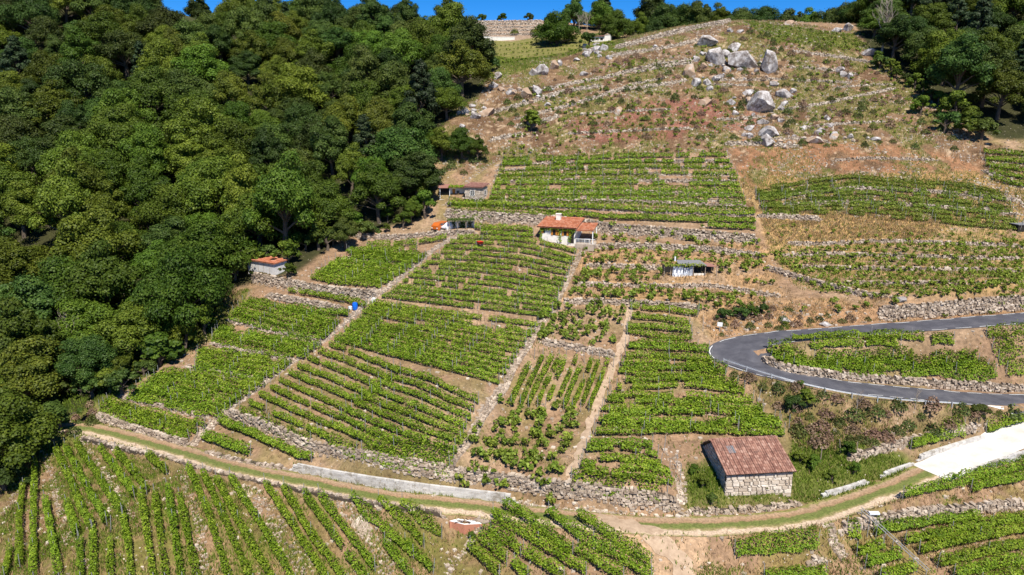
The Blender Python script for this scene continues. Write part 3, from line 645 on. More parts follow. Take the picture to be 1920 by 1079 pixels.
steps('stony bank running down left of the brick water tank', [(615,925),(655,960),(690,1000),(715,1050),(725,1078)], .7, 13, 'rubble_wall')
# ------------------------------------------------------------------ grapevines
def leaf_quads(P, N, size, r, tilt=.9):
    """P (n,3) centres, N (n,3) preferred normals; returns (n,4,3) kite shaped leaves"""
    n_ = len(P); N = N+r.normal(size=(n_, 3))*tilt*.55; N /= np.linalg.norm(N, axis=1)[:, None]+1e-9
    A = r.normal(size=(n_, 3)); A -= N*(A*N).sum(1)[:, None]; A /= np.linalg.norm(A, axis=1)[:, None]+1e-9
    B = np.cross(N, A); s = (np.asarray(size)*r.uniform(.7, 1.25, n_))[:, None]
    return np.stack([P-A*s*.6, P+B*s*.48-A*s*.05, P+A*s*.6, P-B*s*.48-A*s*.05], 1)
def n1d(L, sc, r):
    k = int(L/sc)+3; g = r.random(k)
    return lambda s: np.interp(s/sc, np.arange(k), g)
def row_leaves(P, dens, hgt, wid_, gap, r, size, low=.25):
    d = np.r_[0, np.cumsum(np.linalg.norm(np.diff(P[:, :2], axis=0), axis=1))]; L = d[-1]; n_ = int(L*dens)
    n_ = int(n_*1.75); size = size*.76
    s = r.random(n_)*L; e1 = n1d(L, .9, r)(s); e2 = n1d(L, 3.0, r)(s); e3 = n1d(L, .9, r)(s); gp = n1d(L, 1.6, r)(s)
    keep = (gp > gap); s, e1, e2, e3 = s[keep], e1[keep], e2[keep], e3[keep]; n_ = len(s)
    T = np.gradient(P, axis=0); T /= np.linalg.norm(T[:, :2], axis=1)[:, None]+1e-9
    x, y = np.interp(s, d, P[:, 0]), np.interp(s, d, P[:, 1]); tx, ty = np.interp(s, d, T[:, 0]), np.interp(s, d, T[:, 1])
    hh = hgt*(.62+.38*e1+.22*(e2-.5)); a = r.uniform(0, 2*np.pi, n_); q = np.sqrt(r.uniform(.35, 1, n_))
    w = wid_*(.7+.5*e3); lat = np.cos(a)*q*w; up = low*hgt+(hh-low*hgt)*(.5+.5*np.sin(a)*q)
    # few shoots standing above
    sh = r.random(n_) < .06; up[sh] += r.random(sh.sum())*.35
    z = hz(x-ty*lat, y+tx*lat)+up
    Pn = np.stack([x-ty*lat, y+tx*lat, z], 1); Nn = np.stack([-ty*np.cos(a), tx*np.cos(a), np.sin(a)*.8+.75], 1)
    return leaf_quads(Pn, Nn, size, r)
def post_mesh(name, h, r_):
    return MB().tube([(0, 0, -.3), (0, 0, h)], r_, 5).mesh(name)
PM_metal = post_mesh('post', 1.75, .035); PM_wood = post_mesh('post', 1.9, .05)
PM_metal.materials.append(M_post); PM_wood.materials.append(M_woodpost)
trunk_me = MB().tube([(0, 0, -.1), (.05, .02, .35), (-.03, 0, .75)], [.05, .04, .03], 5).mesh('vine_trunk'); trunk_me.materials.append(M_bark)
row_id = [0]
def vine_row(P, label, group, dens=70, hgt=1.5, w=.42, gap=.12, size=.24, mat=None, posts='m', pstep=5.0, low=.25):
    row_id[0] += 1; r = np.random.default_rng(1000+row_id[0])
    P = resample(np.asarray(P), .6)
    if len(P) < 3: return
    P = P.copy(); P[:, 2] = hz(P[:, 0], P[:, 1])
    Q = row_leaves(P, dens, hgt, w, gap, r, size, low)
    if len(Q) < 10: return
    o0 = P[len(P)//2]; root = empty('vine_row', o0); tag(root, label, 'vine row', group)
    link('foliage', quads('foliage', Q-o0), mat or M_vine, root)
    # vine trunks below the hedge
    if dens > 60:
        d = np.r_[0, np.cumsum(np.linalg.norm(np.diff(P[:, :2], axis=0), axis=1))]; b = MB()
        for s in np.arange(.4, d[-1], 1.1):
            x, y = np.interp(s, d, P[:, 0]), np.interp(s, d, P[:, 1]); z = float(hz(x, y)); j = r.normal(size=2)*.06
            b.tube([(x-o0[0], y-o0[1], z-.1-o0[2]), (x+j[0]-o0[0], y+j[1]-o0[1], z+.3-o0[2]), (x+j[1]-o0[0], y-o0[1], z+.75-o0[2])], [.05, .04, .03], 4, False)
        tag(b.build('stems', M_bark, root), None, None, None, 'stuff')
    if posts:
        d = np.r_[0, np.cumsum(np.linalg.norm(np.diff(P[:, :2], axis=0), axis=1))]; k = max(1, int(d[-1]/pstep))
        for i in range(k+1):
            s = d[-1]*i/k; x, y = np.interp(s, d, P[:, 0]), np.interp(s, d, P[:, 1]); z = float(hz(x, y))
            o = link('post', PM_metal if posts == 'm' else PM_wood, None, root, (x-o0[0], y-o0[1], z-o0[2]))
            o.rotation_euler = (r.normal()*.04, r.normal()*.04, 0)
def gl(px, dz=.8, step=16):          # pixel line through foliage centre -> ground points
    L = resample(np.array(px, float), step); return smooth(hit(L[:, 0], L[:, 1], dz), 1)
def plot(where, A, B, n_, group=None, order='from the top', **kw):
    A = np.array(A, float); B = np.array(B, float)
    if len(A) != len(B):
        m_ = max(len(A), len(B)); rs = lambda L: np.stack([np.interp(np.linspace(0, 1, m_), np.linspace(0, 1, len(L)), L[:, k]) for k in (0, 1)], 1); A, B = rs(A), rs(B)
    for i in range(n_):
        f = i/max(1, n_-1); q = A*(1-f)+B*f; q = q+np.random.default_rng(row_id[0]).normal(size=q.shape)*kw.get('jit', 1.2)*np.array([1, .5])
        k2 = {k: v for k, v in kw.items() if k != 'jit'}
        nm = ordw(i+1)
        vine_row(gl(q), '%s green vine row %s in %s' % (nm, order, where) if n_ > 1 else 'green vine row in %s' % where, group or 'vine rows in '+where, **k2)
D = dict(dens=95, size=.26)
# left terraces beside the forest
G1 = dict(w=.50, gap=.12, dens=72, hgt=1.35, size=.26, jit=1.6, low=.3)
plot('the widest vine carpet by the forest', [(297,697),(345,694),(405,703),(492,718)], [(240,738),(326,756),(409,774)], 8, **G1)
plot('the second vine carpet by the forest', [(375,652),(440,660),(500,666),(545,678)], [(365,682),(427,697),(500,708)], 5, **G1)
plot('the third vine carpet by the forest', [(405,615),(456,618),(540,633),(597,645)], [(398,632),(470,648),(540,661),(572,664)], 4, **G1)
plot('the fourth vine carpet by the forest', [(465,558),(540,575),(591,586),(636,603)], [(430,590),(480,602),(560,622),(612,630)], 5, **G1)
plot('the lowest plot above the track bend', [(205,749),(302,776),(383,797)], [(184,762),(290,795),(355,817)], 3, dens=80, gap=.1)
plot('the narrow terrace left of the barrel', [(540,542),(607,553),(687,567)], [(540,575),(600,580),(652,586)], 2, dens=75, gap=.15, size=.26)
plot('the plot right of the red roofed shed', [(628,484),(682,488),(771,497)], [(584,516),(651,526),(716,533)], 6, dens=80, gap=.06, w=.55, size=.28, hgt=1.3)
plot('the strip above the shed plot', [(650,467),(718,470),(800,477)], [(660,477),(720,481),(783,488)], 3, dens=80, gap=.03, w=.5, size=.28)
plot('the small strip below the parked van', [(690,457),(774,454),(836,443)], [(687,464),(780,463)], 2, dens=60, gap=.2, size=.28)
# big slanting vineyard
G2 = dict(dens=70, hgt=1.25, w=.32, size=.24, gap=.11)
plot('the lower left block of the slanting vineyard', [(616,640),(673,660),(731,682),(752,692)], [(450,763),(490,783),(530,802),(584,822)], 10, jit=1.5, **G2)
plot('the lower right block of the slanting vineyard', [(738,684),(807,705),(851,729),(896,749)], [(622,790),(690,822),(765,846),(842,866)], 9, jit=1.5, **G2)
plot('the bottom fringe of the slanting vineyard', [(595,806),(640,828),(668,842)], [(680,842),(722,858),(775,864)], 2, jit=1, **G2)
plot('the middle block of the slanting vineyard', [(702,562),(790,577),(900,592),(1008,606)], [(628,632),(715,655),(820,684),(935,712)], 12, jit=2.2, dens=66, hgt=1.2, w=.31, size=.24, gap=.14)
plot('the upper block of the slanting vineyard', [(858,441),(940,443),(1010,450),(1080,470)], [(720,550),(800,560),(880,568),(1035,588)], 13, jit=1.8, dens=66, w=.34, size=.25, gap=.12, hgt=1.2)
plot('the fringe left of the orange roofed house', [(892,424),(950,425),(1000,428)], [(900,433),(950,436),(1000,438)], 2, dens=70, size=.28)
vine_row(gl([(412,787),(456,803),(501,824),(557,847),(584,855)]), 'long thick vine row on the grass strip under the tumbled wall', 'single vine rows near the track', hgt=1.6, w=.5, gap=0, **D)
vine_row(gl([(382,813),(421,827),(468,845)]), 'short thick vine row nearest the track beside the stone corner', 'single vine rows near the track', hgt=1.6, w=.5, gap=0, **D)
# right of the steps
plot('the plot beside the footpath, sloping down leftwards', [(1003,665),(980,705),(958,752)], [(1140,672),(1126,712),(1106,762)], 10, order='from the left', jit=1.2, dens=60, hgt=1.4, w=.33, size=.24, gap=.3)
G3 = dict(w=.48, dens=74, size=.26, hgt=1.35, jit=6)
plot('the dense plot at the footpath head', [(1188,575),(1250,575),(1306,582)], [(1180,622),(1240,626),(1300,628)], 4, gap=.1, **G3)
plot('the dense plot left of the hairpin', [(1176,637),(1240,640),(1312,646)], [(1152,720),(1280,720),(1392,726)], 8, gap=.12, **G3)
plot('the dense plot below the hairpin', [(1145,735),(1280,740),(1420,745)], [(1120,806),(1280,806),(1472,803)], 7, gap=.16, **G3)
plot('the dense plot left of the tiled barn', [(1108,822),(1180,822),(1225,832)], [(1082,892),(1170,903),(1258,914)], 6, gap=.26, **G3)
# upper vineyard
for i_ in range(8): pass
plot('the upper terraced vineyard', [(944,297),(1050,294),(1152,290),(1365,287)], [(918,367),(1050,367),(1184,368),(1398,376)], 9, jit=.8, dens=60, size=.30, hgt=1.3, w=.45, gap=.22)
plot('the long terraces under the stone cabin', [(840,379),(960,380),(1090,384),(1246,390),(1415,394)], [(846,388),(1027,394),(1152,405),(1309,410),(1415,410)], 2, jit=.5, dens=75, size=.32, hgt=1.5, w=.6, gap=.03)
vine_row(gl([(1327,421),(1370,423),(1415,425)]), 'short vine row at the right end of the long terraces', 'long terrace rows', dens=75, size=.3, w=.5, gap=.03)
# right of the upper vineyard
plot('the thick rows above the dry grass', [(1415,356),(1475,346),(1537,335),(1600,328),(1679,334),(1790,341),(1880,356)], [(1437,396),(1500,395),(1569,393),(1664,401),(1750,410),(1853,420),(1915,424)], 10, jit=3, dens=62, size=.27, hgt=1.15, w=.36, gap=.32, mat=M_vine_dim)
plot('the corner plot at the upper right edge', [(1840,282),(1880,284),(1925,288)], [(1860,330),(1890,340),(1925,346)], 5, dens=50, size=.32, gap=.3)
plot('the hairpin island, outer ring', [(1484,630),(1577,624),(1688,627),(1788,634)], [(1442,646),(1510,643),(1595,637),(1690,637)], 2, dens=90, size=.26, w=.40, gap=.16, hgt=1.45)
plot('the hairpin island, inner and lower', [(1447,667),(1577,669),(1688,667),(1836,676)], [(1488,682),(1614,694),(1725,691),(1868,694)], 3, dens=95, size=.26, w=.50, gap=.14, hgt=1.45)
plot('the right end of the hairpin island', [(1850,622),(1885,618),(1925,615)], [(1885,690),(1905,688),(1928,688)], 4, dens=60, size=.26, gap=.35)
# bottom left rows, one by one
BL = [[(18,1025),(8,1078)],[(43,909),(36,954),(36,1055)],[(65,868),(62,954),(62,1090)],[(84,933),(96,998),(112,1090)],[(103,839),(132,899),(154,954),(173,988)],
 [(122,834),(156,899),(199,974)],[(142,827),(178,882),(228,959)],[(187,837),(221,882),(252,926)],[(216,842),(254,885),(274,916)],[(276,849),(312,880)],[(125,942),(144,998)],
 [(149,1010),(151,1090)],[(174,990),(175,1090)],[(206,983),(207,1090)],[(230,964),(242,1024),(246,1090)],[(264,926),(276,1000),(288,1090)],[(290,923),(312,1090)],[(314,911),(326,988),(341,1090)],
 [(336,928),(372,1090)],[(353,875),(389,954),(408,1017),(433,1092)],[(380,882),(424,977),(474,1092)],[(404,891),(458,995),(516,1090)],[(431,891),(491,982),(553,1090)],[(497,902),(557,995),(618,1090)],
 [(531,909),(579,991),(652,1090)],[(570,922),(624,999),(692,1090)],[(599,922),(657,1002),(703,1061)],[(659,929),(725,991),(775,1036)],[(721,1013),(775,1082)],[(710,933),(760,973),(795,1016)],[(753,940),(828,997)],[(760,1014),(812,1064)]]
desc_bl = lambda i: '%s vine row from the left in the field below the track' % ordw(i+1)
for i, q in enumerate(BL):
    vine_row(gl(q, .8), desc_bl(i), 'vine rows below the track on the left', dens=100, hgt=1.55, w=.36, gap=.06, size=.20, pstep=6)
CR = [[(882,1020),(936,1075)],[(901,1000),(950,1049)],[(920,981),(977,1033)],[(925,958),(1004,1008),(1100,1070)],[(947,943),(990,968),(1074,1030)],[(963,1052),(990,1078)],[(982,1030),(1058,1080)],[(1028,956),(1099,1006),(1182,1052),(1222,1078)],[(1082,1027),(1170,1080)],[(1085,962),(1153,1003),(1222,1054)],[(1240,1062),(1252,1080)]]
for i, q in enumerate(CR):
    vine_row(gl(q, .8), '%s tall vine row from the left, right of the brick water tank' % ordw(i+1), 'vine rows right of the water tank', dens=125, hgt=1.8, w=.48, gap=.02, size=.21, pstep=5)
DR = [[(1378,1028),(1428,1018),(1534,1010)],[(1694,925),(1803,895),(1930,866)],[(1821,913),(1930,887)],[(1588,985),(1612,998)],[(1638,990),(1774,972),(1833,962)],[(1697,1010),(1774,996),(1930,964)],[(1724,1028),(1803,1010),(1930,985)],
 [(1608,1031),(1656,1019)],[(1623,1055),(1688,1037)],[(1759,1052),(1930,1014)],[(1789,1074),(1930,1042)],[(1650,1080),(1715,1062)],[(1434,1074),(1549,1068)],[(1709,832),(1809,798)],[(1850,803),(1925,782)],[(1840,1090),(1930,1066)]]
nmd = ['alone by the dirt junction','directly below the white road','short second one below the white road','a stub beside the steps under the pipe head','first right of the pipe','second right of the pipe','third right of the pipe','upper short one left of the pipe','lower short one left of the pipe','fourth right of the pipe','fifth right of the pipe','lowest one left of the pipe','at the bottom edge below the junction','above the grey wall of the white road','short bushy one at the edge above the white road','in the bottom right corner']
for q, nm in zip(DR, nmd):
    vine_row(gl(q, .8), 'clipped green vine row, '+nm, 'vine rows in the lower right', dens=125, hgt=1.6, w=.46, gap=.02, size=.21, pstep=5)
# free standing vines in the looser plots: a few bush shapes, copied
def bush_mesh(seed, n_=60, rad=.55, h=1.25, size=.27, name='foliage'):
    r = np.random.default_rng(seed); k = 5; cc = np.c_[r.normal(size=(k, 2))*rad*.45, r.uniform(.5, 1, k)*h*.75]
    i = r.integers(0, k, n_); dd = r.normal(size=(n_, 3)); dd /= np.linalg.norm(dd, axis=1)[:, None]
    P = cc[i]+dd*rad*.5*np.array([1, 1, .9])*r.uniform(.5, 1, n_)[:, None]; P[:, 2] = np.maximum(P[:, 2], .12)
    return leaf_quads(P, dd+np.array([0, 0, .6]), size, r)
BUSHQ = [bush_mesh(50+i) for i in range(7)]
BUSH = []
for q in BUSHQ:
    me = quads('vine_foliage', q); me.materials.append(M_vine_dim); BUSH.append(me)
bushes = []                          # (point, plot phrase)
def bush_plot(where, A, B, n_, spacing, keep=.85, jit=.5):
    A = np.array(A, float); B = np.array(B, float)
    for i in range(n_):
        f = i/max(1, n_-1); P = gl(A*(1-f)+B*f, .5); P = resample(P, spacing); r = np.random.default_rng(len(bushes)+5); c = 0
        for p in P:
            if r.random() > keep: continue
            x, y = p[0]+r.normal()*jit*.6, p[1]+r.normal()*jit*.8; c += 1
            bushes.append(((x, y, float(hz(x, y))), where, i+1, n_, c))
bush_plot('the plot between steps and footpath head', [(1030,578),(1100,573),(1172,576)], [(1008,630),(1080,636),(1158,640)], 6, .85, .85)
bush_plot('the bushy plot right of the slanting vineyard', [(945,762),(1010,768),(1090,775)], [(850,872),(930,884),(1048,895)], 9, .8, .85, .9)
bush_plot('the terrace right of the orange roofed house', [(1125,434),(1250,442),(1420,452)], [(1120,447),(1250,455),(1422,463)], 2, 1.2, .8)
bush_plot('the second terrace below the house', [(1105,468),(1250,472),(1432,482)], [(1095,489),(1240,492),(1425,500)], 3, 1.0, .85)
bush_plot('the terrace left of the tarpaulin shed', [(1090,508),(1165,510),(1240,510)], [(1080,526),(1165,528),(1240,528)], 3, .95, .85)
bush_plot('the sandy terrace right of the tarpaulin shed', [(1350,505),(1390,508),(1435,512)], [(1350,522),(1390,526),(1450,530)], 2, 1.2, .7)
bush_plot('the terrace below the tarpaulin shed', [(1075,542),(1250,545),(1410,556)], [(1062,558),(1250,562),(1395,574)], 3, 1.0, .8)
bush_plot('the sandy shelf above the upper road', [(1400,560),(1560,566),(1715,578)], [(1480,580),(1560,580),(1640,584)], 2, 2.0, .55)
N_A = len(bushes)
bush_plot('the scattered vineyard right of the dry grass', [(1440,472),(1600,462),(1750,458),(1918,452)], [(1540,543),(1640,551),(1780,556),(1918,552)], 12, .75, .85)
bush_plot('the dry grass vineyard edge', [(1440,415),(1600,440),(1750,440),(1900,436)], [(1440,440),(1600,452),(1750,450),(1900,444)], 2, 2.2, .6)
bush_plot('the abandoned terraces above the upper vineyard', [(940,280),(1100,262),(1360,262)], [(930,292),(1100,284),(1360,280)], 3, 1.6, .7, 1.2)
bush_plot('the pale green slope right of the crest', [(1400,46),(1500,54),(1590,66)], [(1440,80),(1540,92),(1640,98)], 7, 1.5, .9, .8)
bush_plot('the hillside terraces left', [(1000,200),(1100,180),(1350,165)], [(950,262),(1100,252),(1360,248)], 9, 1.5, .6, 1.0)
bush_plot('the slope under the crest wall', [(1120,130),(1240,100),(1340,80)], [(1000,185),(1130,165),(1290,150)], 6, 1.6, .5, .8)
bush_plot('the hillside terraces right', [(1480,110),(1560,115),(1660,135)], [(1500,255),(1620,240),(1780,240)], 11, 1.5, .6, 1.0)
bush_plot('the far terraces by the crest', [(930,86),(1030,78),(1150,80)], [(935,118),(1000,108),(1080,100)], 5, 1.6, .95, .4)
order_ = np.argsort([-1/np.hypot(*p[0][:2]) if i < N_A else 1 for i, p in enumerate(bushes)], kind='stable')
rest = []
bt = MB()
for k_, bi in enumerate(order_):
    p, where, row, nr_, c = bushes[bi]; r = np.random.default_rng(9000+int(bi))
    sc_ = r.uniform(.75, 1.25) if bi < N_A else r.uniform(.55, .95); a = r.uniform(0, 6.28)
    if k_ < 300:
        root = empty('grapevine', p, a, (sc_, sc_, sc_*r.uniform(.85, 1.15)))
        tag(root, 'grapevine %s from left, line %s down, %s' % (ordw(c), ordw(row), where), 'grapevine', 'free standing grapevines')
        link('foliage', BUSH[bi % 7], None, root); link('trunk', trunk_me, None, root)
    else:
        q = BUSHQ[bi % 7]; ca_, sa_ = math.cos(a), math.sin(a); m_ = q*sc_
        rest.append(np.stack([m_[..., 0]*ca_-m_[..., 1]*sa_+p[0], m_[..., 0]*sa_+m_[..., 1]*ca_+p[1], m_[..., 2]+p[2]], -1))
tag(link('distant_grapevines', quads('distant_grapevines', np.concatenate(rest)), M_vine_dim), 'many small scattered grapevines on the far and right hand terraces', 'grapevines', None, 'stuff')
# stakes standing between the free vines
for i, (u, v) in enumerate([(1182,590),(1176,630),(1172,655),(1150,690),(1143,735),(1135,770),(1112,815),(1100,850),(1190,870),(1200,835),(1245,850),(1268,880),(1275,905),(1310,590),(1318,622),(1255,600),(1420,760),(1478,775),(1479,805),(1340,700)]):
    p = hit1(u, v); o = link('vineyard_stake', PM_metal, None, None, tuple(p)); o.scale = (1, 1, random.uniform(1, 1.3)); o.rotation_euler = (random.gauss(0, .06), random.gauss(0, .06), 0)
    tag(o, 'thin grey stake, %s of the stakes %s' % (ordw(i+1 if i < 8 else i-7), 'down the footpath edge' if i < 8 else 'in the dense plots left of barn and hairpin'), 'stake', 'vineyard stakes')

# ------------------------------------------------------------------ trees
def tree_parts(seed, Rad, Ht, nl, leaves, size, kind='round', trunkmat=None):
    r = np.random.default_rng(seed); lobes = []
    for i in range(nl):
        if kind == 'pine':
            t = (i+.5)/nl; a = i*2.4+r.normal()*.3; rr = Rad*(1-t)**.7*.75*r.uniform(.7, 1.1); c = np.array([math.cos(a)*rr, math.sin(a)*rr, Ht*(.3+.68*t)]); lr = Rad*(.36-.16*t)*r.uniform(.8, 1.2); sq = .55
        else:
            d = r.normal(size=3); d /= np.linalg.norm(d); d[2] = abs(d[2])*1.5-.5
            q = r.uniform(.4, 1.05); wz = 1-.35*max(0, d[2]); c = np.array([d[0]*Rad*q*wz*r.uniform(.8, 1.1), d[1]*Rad*q*wz, Ht*.50+d[2]*Ht*.40*q]); lr = Rad*r.uniform(.13, .34); sq = .8
        lobes.append((c, lr, sq))
    wts = np.array([l_[1]**2 for l_ in lobes]); wts /= wts.sum(); idx = r.choice(nl, leaves, p=wts)
    cc = np.array([l_[0] for l_ in lobes])[idx]; lr = np.array([l_[1] for l_ in lobes])[idx]; sq = np.array([l_[2] for l_ in lobes])[idx]
    d = r.normal(size=(leaves, 3)); d /= np.linalg.norm(d, axis=1)[:, None]; flip = (d[:, 2] < -.2) & (r.random(leaves) < .6); d[flip, 2] *= -1
    rad = lr*(1-.4*r.random(leaves)**2+.22*r.normal(size=leaves)*(r.random(leaves) < .4))
    P = cc+d*rad[:, None]*np.stack([np.ones(leaves), np.ones(leaves), sq], 1)
    Q = leaf_quads(P, d+np.array([0, 0, .35]), size, r, .8)
    b = MB(); top = Ht*.62; tr_ = Rad*.055+.08
    b.tube([(0, 0, -.8), (.1, 0, Ht*.2), (-.1, .1, Ht*.45), (0, 0, top)], [tr_*1.3, tr_, tr_*.75, tr_*.35], 7)
    for c, lr_, _ in lobes[::2]:
        z0 = min(c[2]*.6, top*.9); b.tube([(0, 0, z0), (c[0]*.5, c[1]*.5, (z0+c[2])/2+.2), tuple(c)], [tr_*.5, tr_*.3, .04], 4, False)
    return Q, b
TREES = {}
def mk_tree(key, mat, **kw):
    Q, b = tree_parts(**kw); q = quads('crown', Q); q.materials.append(mat); t = b.mesh('trunk'); t.materials.append(M_bark); TREES[key] = (q, t, kw['Rad'], kw['Ht'])
LV = 26000
mk_tree('chest1', M_chest, seed=1, Rad=5.6, Ht=11.5, nl=60, leaves=LV, size=.26)
mk_tree('chest2', M_chest, seed=2, Rad=5.0, Ht=13, nl=54, leaves=LV, size=.26)
mk_tree('chest3', M_chest, seed=3, Rad=6.4, Ht=11.5, nl=74, leaves=32000, size=.26)
mk_tree('oak1', M_oak, seed=4, Rad=5.4, Ht=11.5, nl=62, leaves=LV, size=.26)
mk_tree('oak2', M_oak, seed=5, Rad=4.8, Ht=12.5, nl=54, leaves=LV, size=.26)
mk_tree('oak3', M_oak, seed=6, Rad=6.0, Ht=11, nl=70, leaves=30000, size=.26)
mk_tree('yel1', M_yel, seed=7, Rad=5.2, Ht=11, nl=60, leaves=LV, size=.25)
mk_tree('pine1', M_pine, seed=8, Rad=3.6, Ht=14, nl=30, leaves=8000, size=.34, kind='pine')
mk_tree('pine2', M_pine, seed=9, Rad=4.2, Ht=12.5, nl=26, leaves=8000, size=.34, kind='pine')
mk_tree('small1', M_chest, seed=10, Rad=1.9, Ht=3.6, nl=20, leaves=3200, size=.26)
mk_tree('small2', M_oak, seed=11, Rad=2.2, Ht=3.4, nl=22, leaves=3200, size=.26)
def place_tree(key, p, sc_, label, group, name='broadleaf_tree', cat='tree', rz=None, zs=1.0, sink=0.0):
    q, t, Ra, Ht = TREES[key]; root = empty(name, (p[0], p[1], float(hz(p[0], p[1]))-.1-sink*Ht*sc_), random.uniform(0, 6.28) if rz is None else rz, (sc_*random.uniform(.85, 1.15), sc_*random.uniform(.85, 1.15), sc_*zs))
    root.rotation_euler[0] = random.gauss(0, .06); root.rotation_euler[1] = random.gauss(0, .06)
    tag(root, label, cat, group); link('crown', q, None, root); link('trunk', t, None, root); return root
pts = []
rf = np.random.default_rng(21)
used_xy = []
def scatter(poly, sp0, sp1, tries, ylim=300):
    out = []
    xs = rf.uniform(-160, 195, tries); ys = rf.uniform(75, ylim, tries); zs = hz(xs, ys); u, v = proj(xs, ys, zs)
    ok = inpoly(u, v, poly) & (u > -90) & (u < 2010)
    for x, y, z, uu, vv in zip(xs[ok], ys[ok], zs[ok], u[ok], v[ok]):
        if poly is FORL and uu > 285 and float(proj(x, y, z+10.5)[1]) < np.interp(uu, [285, 300, 330, 400, 520, 600, 700, 840, 870, 890, 910], [-12, -2, 8, 12, 2, 2, 18, 20, 30, 46, 60]): continue
        sp_ = sp0+(sp1-sp0)*min(1, max(0, (y-90)/150))
        if all((x-a)**2+(y-b)**2 > sp_**2 for a, b in used_xy):
            used_xy.append((x, y)); out.append((x, y, z, uu, vv))
    return out
FORL = [(-200,-60),(840,-60),(858,75),(898,100),(912,140),(898,190),(865,212),(835,228),(808,250),(800,300),(802,350),(782,395),(735,420),(690,430),(640,440),(580,470),(550,480),(520,485),(470,482),(455,500),(425,525),(408,565),(395,610),(350,640),(300,670),(240,700),(215,715),(170,730),(110,770),(60,800),(40,860),(10,890),(-200,900)]
left = scatter(FORL, 5.8, 6.7, 12000)
FORR = [(1605,-60),(1612,60),(1650,100),(1700,150),(1750,190),(1800,225),(1860,245),(2200,262),(2200,-60)]
right = scatter(FORR, 5.6, 6.8, 6000)
def tiers(T, n_):
    T = sorted(T, key=lambda t: t[4]); k = max(1, math.ceil(len(T)/n_)); out = []
    for i in range(0, len(T), k):
        for j, t in enumerate(sorted(T[i:i+k], key=lambda t: t[3])): out.append((i//k+1, j+1, t))
    return out
def forest(T, ntier, where, group, darkness):
    for ti, j, (x, y, z, u, v) in tiers(T, ntier):
        q = rf.random(); dist = y; low = v > 330
        if low: key = 'chest%d' % rf.integers(1, 4) if q < .72 else ('oak%d' % rf.integers(1, 4) if q < .95 else 'yel1')
        else: key = 'chest%d' % rf.integers(1, 4) if q < .38 else ('oak%d' % rf.integers(1, 4) if q < .86 else ('pine%d' % rf.integers(1, 3) if q < .95 else 'yel1'))
        s = rf.uniform(.72, 1.25)
        # smaller at the open edges
        col = {'c': 'mid green broadleaf', 'o': 'dark green broadleaf', 'y': 'yellowish broadleaf', 'p': 'dark pine'}[key[0]]
        place_tree(key, (x, y), s, '%s, %s from the left in the %s tier down, %s' % (col, ordw(j), ordw(ti), where), group, {'p': 'pine_tree', 'o': 'oak_tree', 'c': 'chestnut_tree', 'y': 'flowering_chestnut_tree'}[key[0]], rz=rf.uniform(0, 6.28), zs=rf.uniform(.8, 1.2))
forest(left, 16, 'left forest', 'trees of the left forest', 0)
forest(right, 7, 'right forest', 'trees of the right forest', 0)
print('TREES', len(left), len(right), 'BUSHES', len(bushes), 'ROWS', row_id[0])
# trees standing apart, skyline trees, edge bushes
SKY = [  # u, v(ground), forward distance override, key, scale, label
 (905,38,312,'small2',1.2,'small round tree alone on the skyline, left one above the stone hillside'),
 (943,36,312,'small1',1.1,'small thin tree alone on the skyline, middle one above the stone hillside'),
 (992,35,312,'small2',1.4,'low bush on the skyline, right one above the stone hillside'),
 (1040,78,255,'chest1',.85,'round green tree right of the stone hillside with yellow broom at its foot'),
 (1075,66,285,'oak2',.8,'dark tree behind the grey leafless bushes'),
 (1120,62,285,'chest1',.8,'green tree behind the small white hut, left'),
 (1125,50,300,'pine1',1.0,'tall dark pine poking above the trees behind the white hut'),
 (1160,68,262,'chest3',.72,'broad green tree right behind the small white hut'),
 (1195,66,262,'chest2',.6,'green tree between the white hut and the crest wall'),
 (1225,64,258,'oak1',.55,'low green tree behind the crest wall'),
 (1215,50,300,'oak2',1.1,'dark tall tree on the skyline, leftmost of the crest group'),
 (1250,52,285,'oak3',.95,'dark oak on the skyline, second of the crest group'),
 (1285,48,280,'oak1',.95,'dark oak on the skyline, third of the crest group'),
 (1320,46,275,'oak2',.9,'dark oak on the skyline, fourth of the crest group'),
 (1352,44,272,'chest2',.75,'green tree just left of the crest top'),
 (1392,44,262,'oak3',.68,'dark oak directly behind the crest top'),
 (1430,46,262,'oak1',.75,'dark oak behind the crest, right of the top'),
 (1490,46,275,'oak2',.85,'dark oak on the skyline right of the blue gap'),
 (1525,52,262,'chest2',.7,'green tree on the skyline above the pale green slope'),
 (1555,54,258,'oak1',.8,'dark oak on the skyline left of the right forest'),
 (1590,60,250,'oak3',.8,'dark oak joining the skyline to the right forest'),
 (838,60,245,'small2',1.9,'brownish bushy tree at the right end of the left forest skyline'),
]
for u, v, Y, key, s_, lab in SKY:
    a, b_ = ray(u, v); place_tree(key, (float(a)*Y, Y), s_*(1.0 if key[0] == 's' else 1.55), lab, 'trees along the skyline', {'p': 'pine_tree', 'o': 'oak_tree', 'c': 'chestnut_tree', 's': 'small_tree'}[key[0]], sink=.2 if key[0] == 's' else .22)
